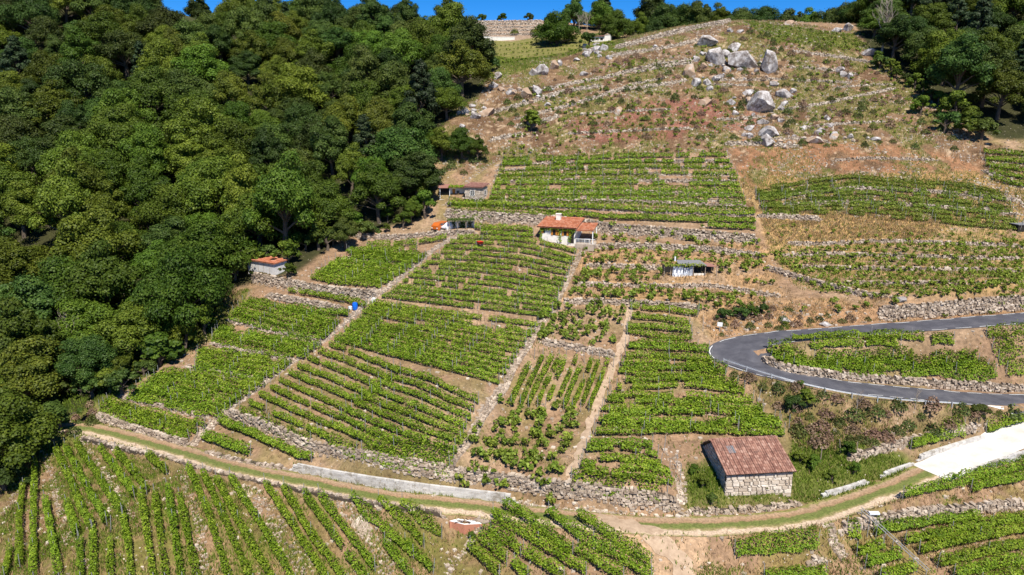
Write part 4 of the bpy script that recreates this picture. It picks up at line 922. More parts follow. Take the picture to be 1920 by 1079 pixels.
LONE = [
 (995,244,'small1',1.25,'round bushy tree alone on the bare slope above the upper vineyard','small_tree'),
 (770,420,'chest2',.42,'small bushy tree beside the parked van','small_tree'),
 (648,468,'oak2',.5,'bushy tree at the forest edge left of the upper small plots','small_tree'),
 (540,520,'small1',.7,'low bush against the red roofed shed','bush'),
 (866,300,'chest1',.62,'light green bushy tree above the stone cabin','small_tree'),
 (828,300,'yel1',.62,'olive green tree left above the stone cabin','small_tree'),
 (895,305,'chest2',.45,'small green tree at the left end of the upper vineyard','small_tree'),
 (800,290,'chest3',.6,'leafy tree at the forest edge left of the cabin bank','small_tree'),
 (1790,222,'small1',1.7,'round bright green bush at the foot of the right forest','bush'),
 (1770,250,'small2',1.6,'dark bush left of the round bright one by the right forest','bush'),
 (1815,255,'small1',1.5,'olive bush at the lower corner of the right forest','bush'),
 (1840,262,'small2',1.4,'dark green bush under the right forest corner','bush'),
 (1725,215,'small1',1.2,'low bush at the left fringe of the right forest','bush'),
 (1428,588,'small2',.55,'dark upright bush above the hairpin','bush'),
 (1360,600,'small2',.62,'dark bush left on the bank above the hairpin','bush'),
 (1385,598,'small2',.62,'dark bush in the middle of the bank above the hairpin','bush'),
 (1408,595,'small1',.5,'green bush right on the bank above the hairpin','bush'),
 (1195,895-300,'small1',.3,'tiny bush at the footpath head','bush'),
 (1297,452,'small2',.4,'small dark bush against the tall wall right of the house','bush'),
 (1487,775,'small2',.75,'dark green bush right of the dense plots','bush'),
 (1510,760,'small1',.6,'green bush on the weedy bank below the lower road','bush'),
 (1335,945,'small2',.38,'dark green nettle bush against the shaded barn wall','bush'),
 (1316,915,'small1',.42,'green bush left of the tiled barn','bush'),
 (1300,890,'small1',.35,'pale green bush beside the tumbled stones','bush'),
 (1500,728,'small2',.35,'dark bush beside the guard rail start','bush'),
 (1525,880,'small1',.5,'low green thicket right of the tiled barn','bush'),
 (1560,905,'small1',.45,'dense green bush in the weedy plot','bush'),
 (1600,890,'small1',.45,'leafy green bush in the middle of the weedy plot','bush'),
 (1690,768,'small2',.3,'little dark bush under the guard rail','bush'),
 (1835,785,'small2',.6,'olive bush at the right of the weedy bank','bush'),
 (1745,772,'small2',.35,'little round bush below the lower road','bush'),
 (884,1010,'small1',.25,'weedy green bush beside the brick tank','bush'),
 (1500,870,'small1',.45,'green bush close behind the barn right corner','bush'),
 (918,135,'small2',1.2,'dark bush where the far field meets the forest','bush'),
 (1105,88,'small2',1.6,'dark bush directly left of the small white hut','bush'),
 (700,440,'small2',.55,'low dark bush left of the parked van','bush'),
 (725,436,'small1',.5,'small green bush by the wall left of the van','bush'),
 (625,460,'small2',.9,'bush on the bare bank at the forest edge','bush'),
]
for u, v, key, s_, lab, nm in LONE:
    p = hit1(u, v); place_tree(key, p, s_, lab, 'bushes and small trees on the slope', nm, 'tree' if 'tree' in nm else 'bush')
# undergrowth closing the forest edge
EDGE = [(60,830),(110,790),(165,745),(215,725),(260,700),(300,680),(345,650),(385,620),(405,585),(418,550),(440,525),(470,505),(520,500),(570,485),(610,470),(690,440),(740,428),(785,410),(800,380),(805,350),(20,880),(5,920),(225,745),(180,760)]
ce = 0
for (u, v) in EDGE:
    for q in range(2):
        uu, vv = u+rf.normal()*10-8*q, v+rf.normal()*7-6*q; p = hit1(uu, vv); ce += 1
        place_tree('small%d' % rf.integers(1, 3), p, rf.uniform(.8, 1.5), 'leafy undergrowth bush, %s upwards along the left forest edge' % ordw(ce), 'undergrowth of the forest edge', 'bush', 'bush')
for q in range(14):
    u = 1640+q*15+rf.normal()*4; v = 120+q*9.6; p = hit1(u, v)
    place_tree('small%d' % rf.integers(1, 3), p, rf.uniform(.7, 1.2), 'leafy undergrowth bush, %s downwards along the right forest edge' % ordw(q+1), 'undergrowth of the right forest edge', 'bush', 'bush')
# scrub bushes on slope banks: dry heather and broom
def scrub_mesh(seed, n_, rad, h, size):
    r = np.random.default_rng(seed); a = r.uniform(0, 6.28, n_); q = np.sqrt(r.random(n_)); t = r.random(n_)
    P = np.stack([np.cos(a)*q*rad, np.sin(a)*q*rad, (1-q**2)*h*(.3+.7*t)+.05], 1); d = np.stack([np.cos(a)*q, np.sin(a)*q, np.full(n_, .5)], 1)
    return quads('twigs', leaf_quads(P, d, size, r, 1.2))
SCR = {}
for nm, mt in (('dry', M_heath), ('green', M_scrub), ('broom', M_yel)):
    SCR[nm] = []
    for k_ in range(3): me = scrub_mesh(80+k_, 260, .8, 1.0, .17); me.materials.append(mt); SCR[nm].append(me)
def scrub_zone(poly, n_, kinds, where, group, s0=.5, s1=1.3, minsep=1.3):
    us = [p[0] for p in poly]; vs = [p[1] for p in poly]; L = []; tries = 0
    r = np.random.default_rng(int(us[0])+len(poly)*7)
    while len(L) < n_ and tries < n_*30:
        tries += 1; u, v = r.uniform(min(us), max(us)), r.uniform(min(vs), max(vs))
        if not inpoly(np.array([u]), np.array([v]), poly)[0]: continue
        p = hit1(u, v)
        if any((p[0]-q[0][0])**2+(p[1]-q[0][1])**2 < minsep**2 for q in L): continue
        L.append((p, u, v))
    L.sort(key=lambda t: t[2]); per = 8
    for i in range(0, len(L), per):
        for j, (p, u, v) in enumerate(sorted(L[i:i+per], key=lambda t: t[1])):
            kd = kinds[r.integers(0, len(kinds))]; o = link('scrub_bush', SCR[kd][r.integers(0, 3)], None, None, tuple(p)); s_ = r.uniform(s0, s1); o.scale = (s_*r.uniform(.9, 1.4), s_, s_*r.uniform(.7, 1.1)); o.rotation_euler = (0, 0, r.uniform(0, 6.28))
            tag(o, '%s scrub bush, %s from left, %s line down, %s' % ({'dry': 'brown dry', 'green': 'low green', 'broom': 'yellow'}[kd], ordw(j+1), ordw(i//per+1), where), 'scrub bush', group)
scrub_zone([(1370,700),(1420,712),(1600,755),(1900,770),(1900,790),(1840,790),(1600,845),(1490,830),(1480,780)], 96, ['dry','dry','green','green','green'], 'bank below the lower road', 'scrub on the bank below the road', .6, 1.5)
scrub_zone([(1350,585),(1440,575),(1600,600),(1640,600),(1500,615),(1380,625),(1340,640)], 26, ['dry','green'], 'bank above the hairpin', 'scrub above the hairpin', .5, 1.2)
scrub_zone([(900,210),(1140,110),(1300,70),(1400,60),(1640,110),(1780,240),(1800,290),(1400,270),(1360,262),(1000,260)], 290, ['green','green','dry'], 'rocky hillside', 'scrub on the rocky hillside', .5, 1.5, 1.8)
scrub_zone([(850,260),(905,262),(900,300),(870,330),(830,330)], 14, ['green'], 'bank above the stone cabin', 'scrub above the cabin', .7, 1.6)
scrub_zone([(80,790),(170,760),(190,790),(60,850),(20,890)], 18, ['green','dry'], 'shady corner at the track end', 'scrub at the track end', .5, 1.2, .8)
for i, (u, v) in enumerate([(965,64),(1002,62),(1010,60),(1472,585-0+30)]):
    p = hit1(u, v); o = link('broom_bush', SCR['broom'][i % 3], None, None, tuple(p)); o.scale = (2.2, 2, 1.9) if i < 3 else (.9, .9, 1.0); tag(o, ['yellow broom bush at the foot of the stone hillside','bright yellow broom bush left of the round tree','yellow broom bush touching the round tree','yellow flowering bush at the upper road edge'][i], 'bush', 'yellow broom')
# ------------------------------------------------------------------ boulders
def boulder_mesh(seed, sub=3, rough=.28):
    import bmesh
    r = np.random.default_rng(seed); bm = bmesh.new(); bmesh.ops.create_icosphere(bm, subdivisions=sub+1, radius=1)
    pl = r.normal(size=(15, 3)); pl /= np.linalg.norm(pl, axis=1)[:, None]; off = r.uniform(.5, .88, 15); nb = VNoise(seed)
    for v in bm.verts:
        p = np.array(v.co)
        for n_, o in zip(pl, off):
            e = p@n_-o
            if e > 0: p = p-n_*e*.97
        p *= 1+rough*.3*(float(nb(p[0]*3+9+p[2], p[1]*3+9-p[2], .8, 2))-.5); v.co = p
    me = bpy.data.meshes.new('boulder'); bm.to_mesh(me); bm.free(); me.update(); return me
BM = [boulder_mesh(200+i) for i in range(7)]
for me in BM: me.materials.append(M_boulder)
BT = [boulder_mesh(200+i) for i in range(3)]
for me in BT: me.materials.append(M_tanboulder)
BO = [ # u, v(centre), width px, height px, tilt deg, tan, label
 (1322,77,40,20,0,0,'flat grey boulder, highest of the large group'),(1342,103,50,34,25,0,'big grey slab leaning right, left of the largest boulders'),(1378,86,22,18,0,0,'small pale boulder on top of the big pair'),
 (1392,108,50,38,20,0,'largest cracked grey boulder in the high group'),(1439,115,26,46,-10,0,'tall upright grey boulder right of the high group'),(1293,130,24,30,-35,1,'leaning grey boulder lower left of the high group'),
 (1306,153,20,18,0,0,'round pale boulder below the leaning one'),(1423,190,50,42,12,0,'large grey boulder with an overhang, middle of the slope'),(1468,174,40,18,8,0,'low flat grey boulder right of the overhanging one'),(1404,172,20,14,0,0,'small boulder resting behind the overhanging one'),
 (1370,190,15,14,0,0,'small white boulder left of the overhanging one'),(1322,190,22,18,0,1,'brown boulder left in the middle of the slope'),(1451,157,18,11,0,0,'small pale boulder above the overhanging one'),(1487,170,14,11,0,0,'little boulder at the right end of the flat one'),
 (1440,246,36,22,15,0,'upper block of the cracked boulder above the upper vineyard'),(1436,260,30,24,5,0,'lower block of the cracked boulder above the upper vineyard'),(1406,238,18,12,0,0,'pale boulder left of the cracked one'),(1430,227,20,12,0,0,'flat boulder just above the cracked one'),
 (1574,130,16,11,0,0,'first of three white stones high on the right'),(1581,139,14,12,0,0,'second of three white stones high on the right'),(1594,142,12,13,0,0,'third of three white stones high on the right'),
 (1632,98,34,13,5,0,'long grey boulder at the foot of the bare tree'),(1550,220,14,12,0,0,'pale stone on the scrub slope'),(1557,234,12,9,0,0,'smaller stone under the pale one on the scrub slope'),(1528,262,34,14,15,1,'tan rock slab in the scrub'),(1640,260,18,8,0,0,'flat pale stone right in the scrub'),
 (1480,42,18,12,0,1,'brown rock on the skyline right of the crest'),(1570,56,20,10,0,0,'grey rock under the skyline trees'),(1590,52,18,16,-20,0,'dark rock at the edge of the right forest'),
 (1006,168,18,24,-25,0,'leaning grey boulder in the wall below the crest'),(985,175,24,22,0,1,'brown boulder left of the leaning grey one'),(1000,134,14,16,-10,0,'white boulder at the edge of the far field, left'),(1015,130,22,22,20,0,'white boulder at the edge of the far field, middle'),(1038,122,18,18,0,1,'orange tinted boulder at the edge of the far field'),(1050,118,10,13,-15,0,'slim white boulder right of the orange one'),
 (1080,112,14,7,0,0,'small flat white boulder near the crest'),(1097,100,14,12,0,0,'white boulder below the white hut, left'),(1105,96,14,14,0,0,'white boulder below the white hut, middle'),(1132,88,14,16,-20,0,'white boulder below the white hut, right'),(1118,84,14,8,0,0,'flat boulder under the white hut'),
 (873,208,15,16,-20,0,'grey boulder at the forest edge'),(912,209,32,16,-15,1,'brown boulder right of the forest edge boulder'),(890,217,22,12,0,0,'low grey rocks between the two forest edge boulders'),(866,236,13,11,-20,0,'small boulder on the grass by the forest edge'),
 (933,140,14,18,20,0,'white rock against the forest above the far wall'),(925,158,16,14,0,0,'grey rock against the forest'),(938,166,16,10,0,1,'brown rock near the forest'),(1160,206,14,20,0,1,'brown upright stone in the red soil'),(1095,138,18,9,0,0,'flat pale rock under the crest'),
 (1228,87,10,6,0,0,'small stone by the crest wall'),(1368,56,14,10,0,0,'small stone below the crest top, left'),(1388,58,12,8,0,0,'small stone below the crest top, right'),(1350,142,14,10,0,0,'small grey stone between the boulder groups'),(1330,165,12,10,0,0,'small pale stone below the leaning one'),(1362,130,16,12,0,0,'grey stone under the big pair'),(1690,640-80,22,10,0,0,'pale rock in the wall above the upper road'),(1470,600,20,12,0,0,'white rock on the bank above the hairpin'),(1545,607,24,10,0,0,'pale rock above the road right of the hairpin'),
]
def boulder(u, v, w, h, tilt, tan, lab, k_):
    p = hit1(u, v+h*.4); D = math.hypot(p[1], p[2]); s_ = D/FPX
    me = (BT[k_ % 3] if tan else BM[k_ % 7]); o = link('boulder', me, None, None, (p[0], p[1], p[2]+h*s_*.22))
    o.scale = (w*s_*.60, (w+h)*.5*s_*.5, h*s_*.66); o.rotation_euler = (random.uniform(-.2, .2), R(tilt), random.uniform(-.3, .3)); tag(o, lab, 'boulder', 'granite boulders')
for k_, a in enumerate(BO): boulder(*a, k_)
rb = np.random.default_rng(77)
for cn, cu, cv, su, sv, n_ in (('the high boulder group', 1380, 125, 75, 32, 34), ('the overhanging boulder', 1425, 205, 60, 22, 18), ('the cracked boulder above the upper vineyard', 1440, 262, 55, 14, 14), ('the leaning boulder below the crest', 1000, 180, 45, 16, 14), ('the small white hut', 1120, 97, 30, 12, 14), ('the forest edge boulders', 895, 208, 35, 12, 9), ('the rock slab in the scrub', 1560, 250, 70, 22, 14)):
    for j_, u_ in enumerate(sorted(cu+su*rb.uniform(-1, 1, n_))):
        w_ = 6+12*rb.random()**2; boulder(u_, cv+sv*rb.uniform(-1, 1), w_, w_*rb.uniform(.5, .9), rb.uniform(-20, 20), rb.random() < .35, 'small broken rock, %s from the left around %s' % (ordw(j_+1), cn), int(rb.integers(0, 7)))
# loose stones & grass as uncountable cover
def cover(name, n_, dens_fn, make, mat, label, seed):
    r = np.random.default_rng(seed); out = []; got = 0
    while got < n_:
        x = r.uniform(-75, 150, 60000); y = 52+(235-52)*r.random(60000)**1.25; z = hz(x, y); u, v = proj(x, y, z)
        d = dens_fn(x, y, u, v); ok = (r.random(60000) < d) & (u > -60) & (u < 1980) & (v < 1130)
        out.append(make(x[ok], y[ok], z[ok], r)); got += ok.sum()
        if ok.sum() == 0: break
    me = out if False else np.concatenate(out)
    if make is mk_stones: m_ = boxes_mesh(name, me)
    else: m_ = quads(name, me)
    return tag(link(name, m_, mat), label, name.replace('_', ' '), None, 'stuff')
def blades(hh, ww, per):
    def f(x, y, z, r):
        x = np.repeat(x, per)+r.normal(size=len(x)*per)*.16; y = np.repeat(y, per)+r.normal(size=len(y)*per)*.16; z = hz(x, y); n_ = len(x)
        a = r.uniform(0, 6.28, n_); h = hh*r.uniform(.5, 1.3, n_); w = ww*r.uniform(.6, 1.3, n_); lx, ly = r.normal(size=n_)*.35*h, r.normal(size=n_)*.35*h
        cx_, sx_ = np.cos(a)*w, np.sin(a)*w
        return np.stack([np.stack([x-cx_, y-sx_, z-.05], 1), np.stack([x+cx_, y+sx_, z-.05], 1), np.stack([x+lx+cx_*.5, y+ly+sx_*.5, z+h], 1), np.stack([x+lx-cx_*.5, y+ly-sx_*.5, z+h], 1)], 1)
    return f
def mk_stones(x, y, z, r):
    n_ = len(x); s_ = .06+.2*r.random(n_)**3; q = np.array([(-1,-1,-1),(1,-1,-1),(1,1,-1),(-1,1,-1),(-1,-1,1),(1,-1,1),(1,1,1),(-1,1,1)], float)
    V = q[None]*(s_[:, None]*r.uniform(.6, 1.3, (n_, 3)))[:, None]*r.uniform(.7, 1.1, (n_, 8, 3)); a = r.uniform(0, 6.28, n_); c_, t_ = np.cos(a)[:, None], np.sin(a)[:, None]
    return np.stack([V[..., 0]*c_-V[..., 1]*t_+x[:, None], V[..., 0]*t_+V[..., 1]*c_+y[:, None], V[..., 2]*.7+z[:, None]], -1)
def roadmask(x, y):
    m_ = np.ones(len(x))
    for P, w in ((road, 3.1), (track, 1.6), (white, 2.5)):
        for p in P[::2]: m_[(x-p[0])**2+(y-p[1])**2 < w*w] = 0
    return m_
pz = lambda u, v, poly: inpoly(u, v, poly).astype(float)
Z_rows = [(1415,330),(1930,320),(1930,560),(1500,545),(1440,470)]
Z_near_green = [(1285,950),(1290,870),(1340,880),(1480,925),(1480,850),(1500,800),(1560,810),(1700,870),(1720,890),(1540,940),(1300,965)]
def d_green(x, y, u, v):
    return roadmask(x, y)*(.95*pz(u, v, Z_near_green)+.5*pz(u, v, Z_left)+.6*pz(u, v, Z_bl)*(vn(x, y, 3, 2) > .42)+.4*pz(u, v, Z_br)*(vn(x, y, 3, 2) > .48)+.6*pz(u, v, Z_verge)*.6+.25*pz(u, v, Z_scrub)+.16*pz(u, v, Z_hill)*(vn2(x, y, 5, 3) > .47)*1.6+.25*pz(u, v, Z_rows)+.5*pz(u, v, Z_field)+.6*pz(u, v, [(1395,40),(1600,65),(1640,95),(1560,90),(1440,75)])+.05*(v > 560)*(vn(x, y, 4, 2) > .5))
NF = lambda u, v: 1-np.maximum(pz(u, v, Z_lf), pz(u, v, Z_rf))
def d_straw(x, y, u, v):
    return NF(u, v)*roadmask(x, y)*(.95*pz(u, v, Z_straw)+.3*pz(u, v, Z_bank)+.12*pz(u, v, Z_hill)+.25*pz(u, v, Z_br)+.15*pz(u, v, Z_bl)+.4*pz(u, v, Z_scrub)+.22*pz(u, v, Z_sand)+.7*pz(u, v, [(1380,330),(1440,380),(1430,400),(1390,370)])+.95*pz(u, v, [(415,545),(452,545),(450,578),(418,575)])+.03)
def d_stone(x, y, u, v):
    return NF(u, v)*roadmask(x, y)*(.20*pz(u, v, Z_hill)*(vn2(x, y, 4, 2) > .52)+.02+.10*pz(u, v, Z_bank)+.5*pz(u, v, [(950,935),(1290,955),(1290,975),(950,950)])+.6*pz(u, v, [(850,30),(1030,30),(1020,68),(870,70)]))*(1-pz(u, v, Z_near_green))
cover('green_grass', 60000, d_green, blades(.30, .05, 3), M_grass, 'tufts of green grass and weeds over the slope', 31)
cover('dry_grass', 30000, d_straw, blades(.42, .045, 3), M_straw, 'straw coloured dry grass over the slope', 32)
cover('loose_stones', 20000, d_stone, mk_stones, M_loose, 'loose pale stones strewn over the slope', 33)
# ------------------------------------------------------------------ buildings
def at_base(u, v, rz=0): p = hit1(u, v); return p
def face_stones(b, x0, x1, z0, z1, y, out, seed, sw=(.35, .8), ch=.33):
    """masonry blocks on a wall in the local xz plane at depth y; out = outward sign"""
    r = np.random.default_rng(seed); z = z0
    while z < z1-.05:
        h = min(ch*r.uniform(.55, 1.4), z1-z); x = x0
        while x < x1-.02:
            w = min(r.uniform(*sw), x1-x); 
            if x1-x-w < .15: w = x1-x
            d = .04+r.uniform(0, .09); j4 = r.uniform(-.07, .07, 4)*min(1, w/.3)
            b.add([(x+.015+r.uniform(0, .03), y, z+.012), (x+w-.015-r.uniform(0, .03), y, z+.012), (x+w-.015, y, z+h-.012-r.uniform(0, .03)), (x+.015, y, z+h-.012-r.uniform(0, .03)),
                   (x+.05+abs(j4[0]), y+out*d, z+.03+abs(j4[1])*.6), (x+w-.05, y+out*d, z+.03), (x+w-.05-abs(j4[2]), y+out*d*.8, z+h-.04), (x+.05, y+out*d, z+h-.04-abs(j4[3]))],
                  [(0,3,2,1),(4,5,6,7),(0,1,5,4),(1,2,6,5),(2,3,7,6),(3,0,4,7)] if out < 0 else [(0,1,2,3),(7,6,5,4),(4,5,1,0),(5,6,2,1),(6,7,3,2),(7,4,0,3)])
            x += w
        z += h
    return b
def tile_roof(b, A, Bv, Cc, per, rowl, seed, amp=.06, lift=.04):
    """barrel tiles on parallelogram: A eave-left, Bv eave-right, Cc ridge-left"""
    A, Bv, Cc = Vector(A), Vector(Bv), Vector(Cc); e = Bv-A; s_ = Cc-A; n_ = e.cross(s_).normalized(); nc = int(e.length/per); nr_ = max(1, int(s_.length/rowl)); r = random.Random(seed)
    for i in range(nc):
        jx = r.uniform(-.02, .02)
        for j in range(nr_):
            u0, u1 = (i+.02)/nc, (i+.98)/nc; t0, t1 = j/nr_-.01, (j+1)/nr_+.04; V = []
            for t, up in ((t0, .05+r.uniform(-.01, .02)), (t1, .015)):
                for k_ in range(5):
                    a = math.pi*k_/4; uu = u0+(u1-u0)*(.5-.5*math.cos(a)); V.append(A+e*(uu+jx/e.length)+s_*t+n_*(lift+up+amp*math.sin(a)))
            b.add(V, [(k_, k_+1, k_+6, k_+5) for k_ in range(4)])
    return b
# tiled stone barn
p0, p1 = hit1(1360, 931), hit1(1479, 919); W_ = math.hypot(*(p1-p0)[:2]); rz = math.atan2(p1[1]-p0[1], p1[0]-p0[0])
rz *= .6
barn = empty('stone_barn', (p0[0], p0[1], min(p0[2], p1[2])-.05), rz); tag(barn, 'stone barn with an old red tiled gable roof, by the dirt track', 'barn')
Dp, eh, rh, rd = 6.6, 2.55, 1.55, 4.4
b = MB(); b.b2((0, .08, -1), (W_, .55, eh)); b.b2((.06, .55, -1), (.5, Dp, eh)); b.b2((W_-.5, .55, -1), (W_-.06, Dp, eh)); b.b2((.5, Dp-.5, -1), (W_-.5, Dp, eh))
for x in (.06, W_-.5): b.add([(x, .1, eh), (x+.44, .1, eh), (x+.44, Dp, eh), (x, Dp, eh), (x, rd, eh+rh), (x+.44, rd, eh+rh)], [(0,3,2,1),(0,1,5,4),(2,3,4,5),(0,4,3),(1,2,5)])
b.build('wall', M_core, barn)
b = face_stones(MB(), 0, W_, -.4, eh, .08, -1, 5, (.22, 1.05), .34); fs = b.build('wall_facing', M_barnstone, barn)
b = MB(); face_stones(b, 0, Dp, -.4, eh, 0, -1, 6, (.3, .8), .33)
for k_ in range(4):
    z = eh+k_*.34; y0 = rd*(k_*.34+.3)/rh*.98; y1 = Dp-(Dp-rd)*(k_*.34+.3)/rh
    if y1-y0 > .5: face_stones(b, y0, y1, z, z+.32, 0, -1, 16+k_, (.3, .8), .33)
b.v = [(.06+y_, x_, z_) for x_, y_, z_ in b.v]; b.f = [f[::-1] for f in b.f]; b.build('gable_facing', M_barnstone, barn)
b = MB(); b.v = []
o_ = .22
roof = MB(); th = .12
roof.add([(-.18, -o_, eh-.04), (W_+.15, -o_, eh-.04), (W_+.15, rd, eh+rh+.02), (-.18, rd, eh+rh+.02), (-.18, -o_, eh+.05), (W_+.15, -o_, eh+.05), (W_+.15, rd, eh+rh+.1), (-.18, rd, eh+rh+.1)], BOXF)
roof.add([(-.18, rd+.01, eh+rh+.02), (W_+.15, rd+.01, eh+rh+.02), (W_+.15, Dp+.2, eh-.04), (-.18, Dp+.2, eh-.04), (-.18, rd+.01, eh+rh+.1), (W_+.15, rd+.01, eh+rh+.1), (W_+.15, Dp+.2, eh+.05), (-.18, Dp+.2, eh+.05)], BOXF)
rfo = roof.build('roof', M_core, barn)
t = MB(); tile_roof(t, (-.18, -o_-.06, eh+.03), (W_+.15, -o_-.06, eh+.03), (-.18, rd, eh+rh+.08), .235, .40, 3); tile_roof(t, (W_+.15, Dp+.2, eh+.03), (-.18, Dp+.2, eh+.03), (W_+.15, rd, eh+rh+.08), .235, .4, 4)
for i in range(20): x = -.15+i*(W_+.2)/19; t.box((x, rd, eh+rh+.17), (.34, .26, .09), 0, .02)
t.build('tiles', M_tile, rfo)
t = MB(); 
q = Vector((1.15, 2.35, 0)); sl = (rh)/(rd+o_)
for i in range(4): t.tube([(1.25+i*.2, 2.4, eh+.17+(2.4+o_)*sl), (1.25+i*.2, 3.4, eh+.17+(3.4+o_)*sl)], .085, 6)
t.build('skylight', M_sheet, rfo)
# orange roofed white house
ph = hit1(1013, 450); hz_ = ph[2]-.1
hs = empty('farm_house', (ph[0], ph[1], hz_), R(-17)); tag(hs, 'white cottage with orange tiled roof and wooden shutters above the slanting vineyard', 'house')
Wh, Dh, eh, rh = 6.3, 5.6, 2.45, .75
b = MB(); b.b2((0, 0, -1.6), (Wh, .25, eh)); b.b2((0, .25, -1.6), (.25, Dh, eh)); b.b2((Wh-.25, .25, -1.6), (Wh, Dh, eh)); b.b2((.25, Dh-.25, -1), (Wh-.25, Dh, eh+rh*.85))
b.add([(Wh-.25, .2, eh), (Wh, .2, eh), (Wh, Dh, eh), (Wh-.25, Dh, eh), (Wh-.25, Dh, eh+rh*.9), (Wh, Dh, eh+rh*.9)], [(0,1,5,4),(1,2,5),(0,4,3)])
b.build('wall', M_whitewall, hs)
rf_ = MB().add([(-.5, -.55, eh-.08), (Wh+.25, -.55, eh-.08), (Wh+.25, Dh+.3, eh+rh), (-.5, Dh+.3, eh+rh), (-.5, -.55, eh+.06), (Wh+.25, -.55, eh+.06), (Wh+.25, Dh+.3, eh+rh+.14), (-.5, Dh+.3, eh+rh+.14)], BOXF).build('roof', M_orange, hs)
tile_roof(tt := MB(), (-.5, -.6, eh+.05), (Wh+.25, -.6, eh+.05), (-.5, Dh+.3, eh+rh+.13), .3, .5, 8, .05); tt.build('tiles', M_orange, rf_)
b = MB(); b.b2((1.9, 3.6, eh), (2.7, 4.4, eh+rh+.95)); b.b2((1.82, 3.52, eh+rh+.95), (2.78, 4.48, eh+rh+1.08)); b.build('chimney', M_whitewall, rf_)
for x in (.55, 2.25, 4.2):
    if x == .55: w0, w1, z0, z1 = .3, .8, 1.35, 2.1
    else: w0, w1, z0, z1 = x, x+.95, 1.05, 2.05
    wi = MB().b2((w0, -.03, z0), (w1, .02, z1)).build('window', M_dark, hs)
    b = MB()
    for sx in ((w0-.32, w0), (w1, w1+.32)) if x != .55 else ((w0-.1, w0+.25),): b.b2((sx[0], -.08, z0-.03), (sx[1], -.034, z1+.03))
    if x != .55: b.b2((w0+.5, -.07, z0), (w1, -.034, z1))
    b.build('shutter', M_shut, wi)
MB().b2((Wh-1.0, -.035, -.2), (Wh-.3, .02, 2.0)).build('door', M_dark, hs)
# side terrace roof
b = MB(); b.add([(Wh+.28, -.9, eh-.35), (Wh+3.1, -.4, eh-.3), (Wh+3.1, 3.6, eh+.22), (Wh+.28, 3.6, eh+.22), (Wh+.28, -.9, eh-.25), (Wh+3.1, -.4, eh-.2), (Wh+3.1, 3.6, eh+.32), (Wh+.28, 3.6, eh+.32)], BOXF); prf = b.build('porch_roof', M_orange, hs)
tile_roof(tt := MB(), (Wh+.28, -.8, eh-.25), (Wh+3.1, -.4, eh-.2), (Wh+.28, 3.6, eh+.31), .3, .5, 9, .05); tt.build('tiles', M_orange, prf)
for x, y in ((Wh+3.0, -.2), (Wh+3.0, 3.4)): MB().b2((x-.07, y-.07, -1.2), (x+.07, y+.07, eh-.2)).build('porch_post', M_whitepaint, hs)
MB().b2((Wh+.1, -1.1, -1.2), (Wh+3.4, 3.9, -.12)).build('terrace', M_stone, hs)
b = MB()
for i in range(15): b.b2((Wh+.2+i*.24, -1.02, -.12), (Wh+.24+i*.24, -.98, .75))
b.b2((Wh+.2, -1.05, .75), (Wh+3.6, -.95, .82)); b.build('railing', M_whitepaint, hs)
t_ = empty('garden_table', (0, 0, 0)); t_.location = hs.matrix_basis @ Vector((Wh+1.9, .6, -.12)); t_.rotation_euler = (0, 0, R(-17)); tag(t_, 'white garden table under the orange porch roof of the cottage', 'table')
MB().b2((-.5, -.35, .68), (.5, .35, .73)).build('table_top', M_whitepaint, t_)
for x in (-.42, .42):
    for y in (-.28, .28): MB().b2((x-.025, y-.025, 0), (x+.025, y+.025, .68)).build('leg', M_whitepaint, t_)
# creeper over the cottage front
r = np.random.default_rng(4); n_ = 480; xx = r.uniform(0, Wh, n_); zz = 2.35-np.abs(r.normal(size=n_))*.25; st = r.random(n_) < .35; xx[st] = r.choice([.1, 3.6, 5.3], st.sum())+r.normal(size=st.sum())*.15; zz[st] = r.uniform(0, 2.3, st.sum())
P = np.stack([xx, -.12-np.abs(r.normal(size=n_))*.15, zz], 1); cr = link('creeper', quads('creeper', leaf_quads(P, np.tile([0, -1, .5], (n_, 1)).astype(float), .2, r)), M_vine, None, hs.location); cr.rotation_euler = hs.rotation_euler; tag(cr, 'green climbing vine hanging along the front of the white cottage', 'climbing vine')
# stone cabin
pc = hit1(872, 374); cb = empty('stone_cabin', (pc[0], pc[1], pc[2]-.1), R(-20)); tag(cb, 'small square stone cabin with a flat reddish roof at the forest edge', 'cabin')
Wc, Dc, ec = 3.4, 3.0, 2.4
b = MB(); b.b2((0, 0, -1.5), (Wc, .3, ec)); b.b2((0, .3, -1.5), (.3, Dc, ec)); b.b2((Wc-.3, .3, -1.5), (Wc, Dc, ec)); b.b2((.3, Dc-.3, -1), (Wc-.3, Dc, ec)); b.build('wall', M_core, cb)
b = MB(); face_stones(b, 0, Wc, -1, ec, 0, -1, 31, (.25, .55), .27); b.build('wall_facing', M_barnstone, cb)
b = MB(); face_stones(b, 0, Dc, -1, ec, 0, -1, 32, (.25, .55), .27); b.v = [(Wc-y_, x_, z_) for x_, y_, z_ in b.v]; b.build('side_facing', M_barnstone, cb)
rfc = MB().add([(-.25, -.35, ec-.02), (Wc+.3, -.35, ec-.02), (Wc+.3, Dc+.25, ec+.42), (-.25, Dc+.25, ec+.42), (-.25, -.35, ec+.08), (Wc+.3, -.35, ec+.08), (Wc+.3, Dc+.25, ec+.52), (-.25, Dc+.25, ec+.52)], BOXF).build('roof', M_redroof, cb)
tile_roof(tt := MB(), (-.25, -.38, ec+.07), (Wc+.3, -.38, ec+.07), (-.25, Dc+.25, ec+.52), .26, .45, 12, .05); tt.build('tiles', M_redroof, rfc)
w_ = MB().b2((1.2, -.14, 1.0), (1.95, -.09, 1.75)).build('window', M_dark, cb)
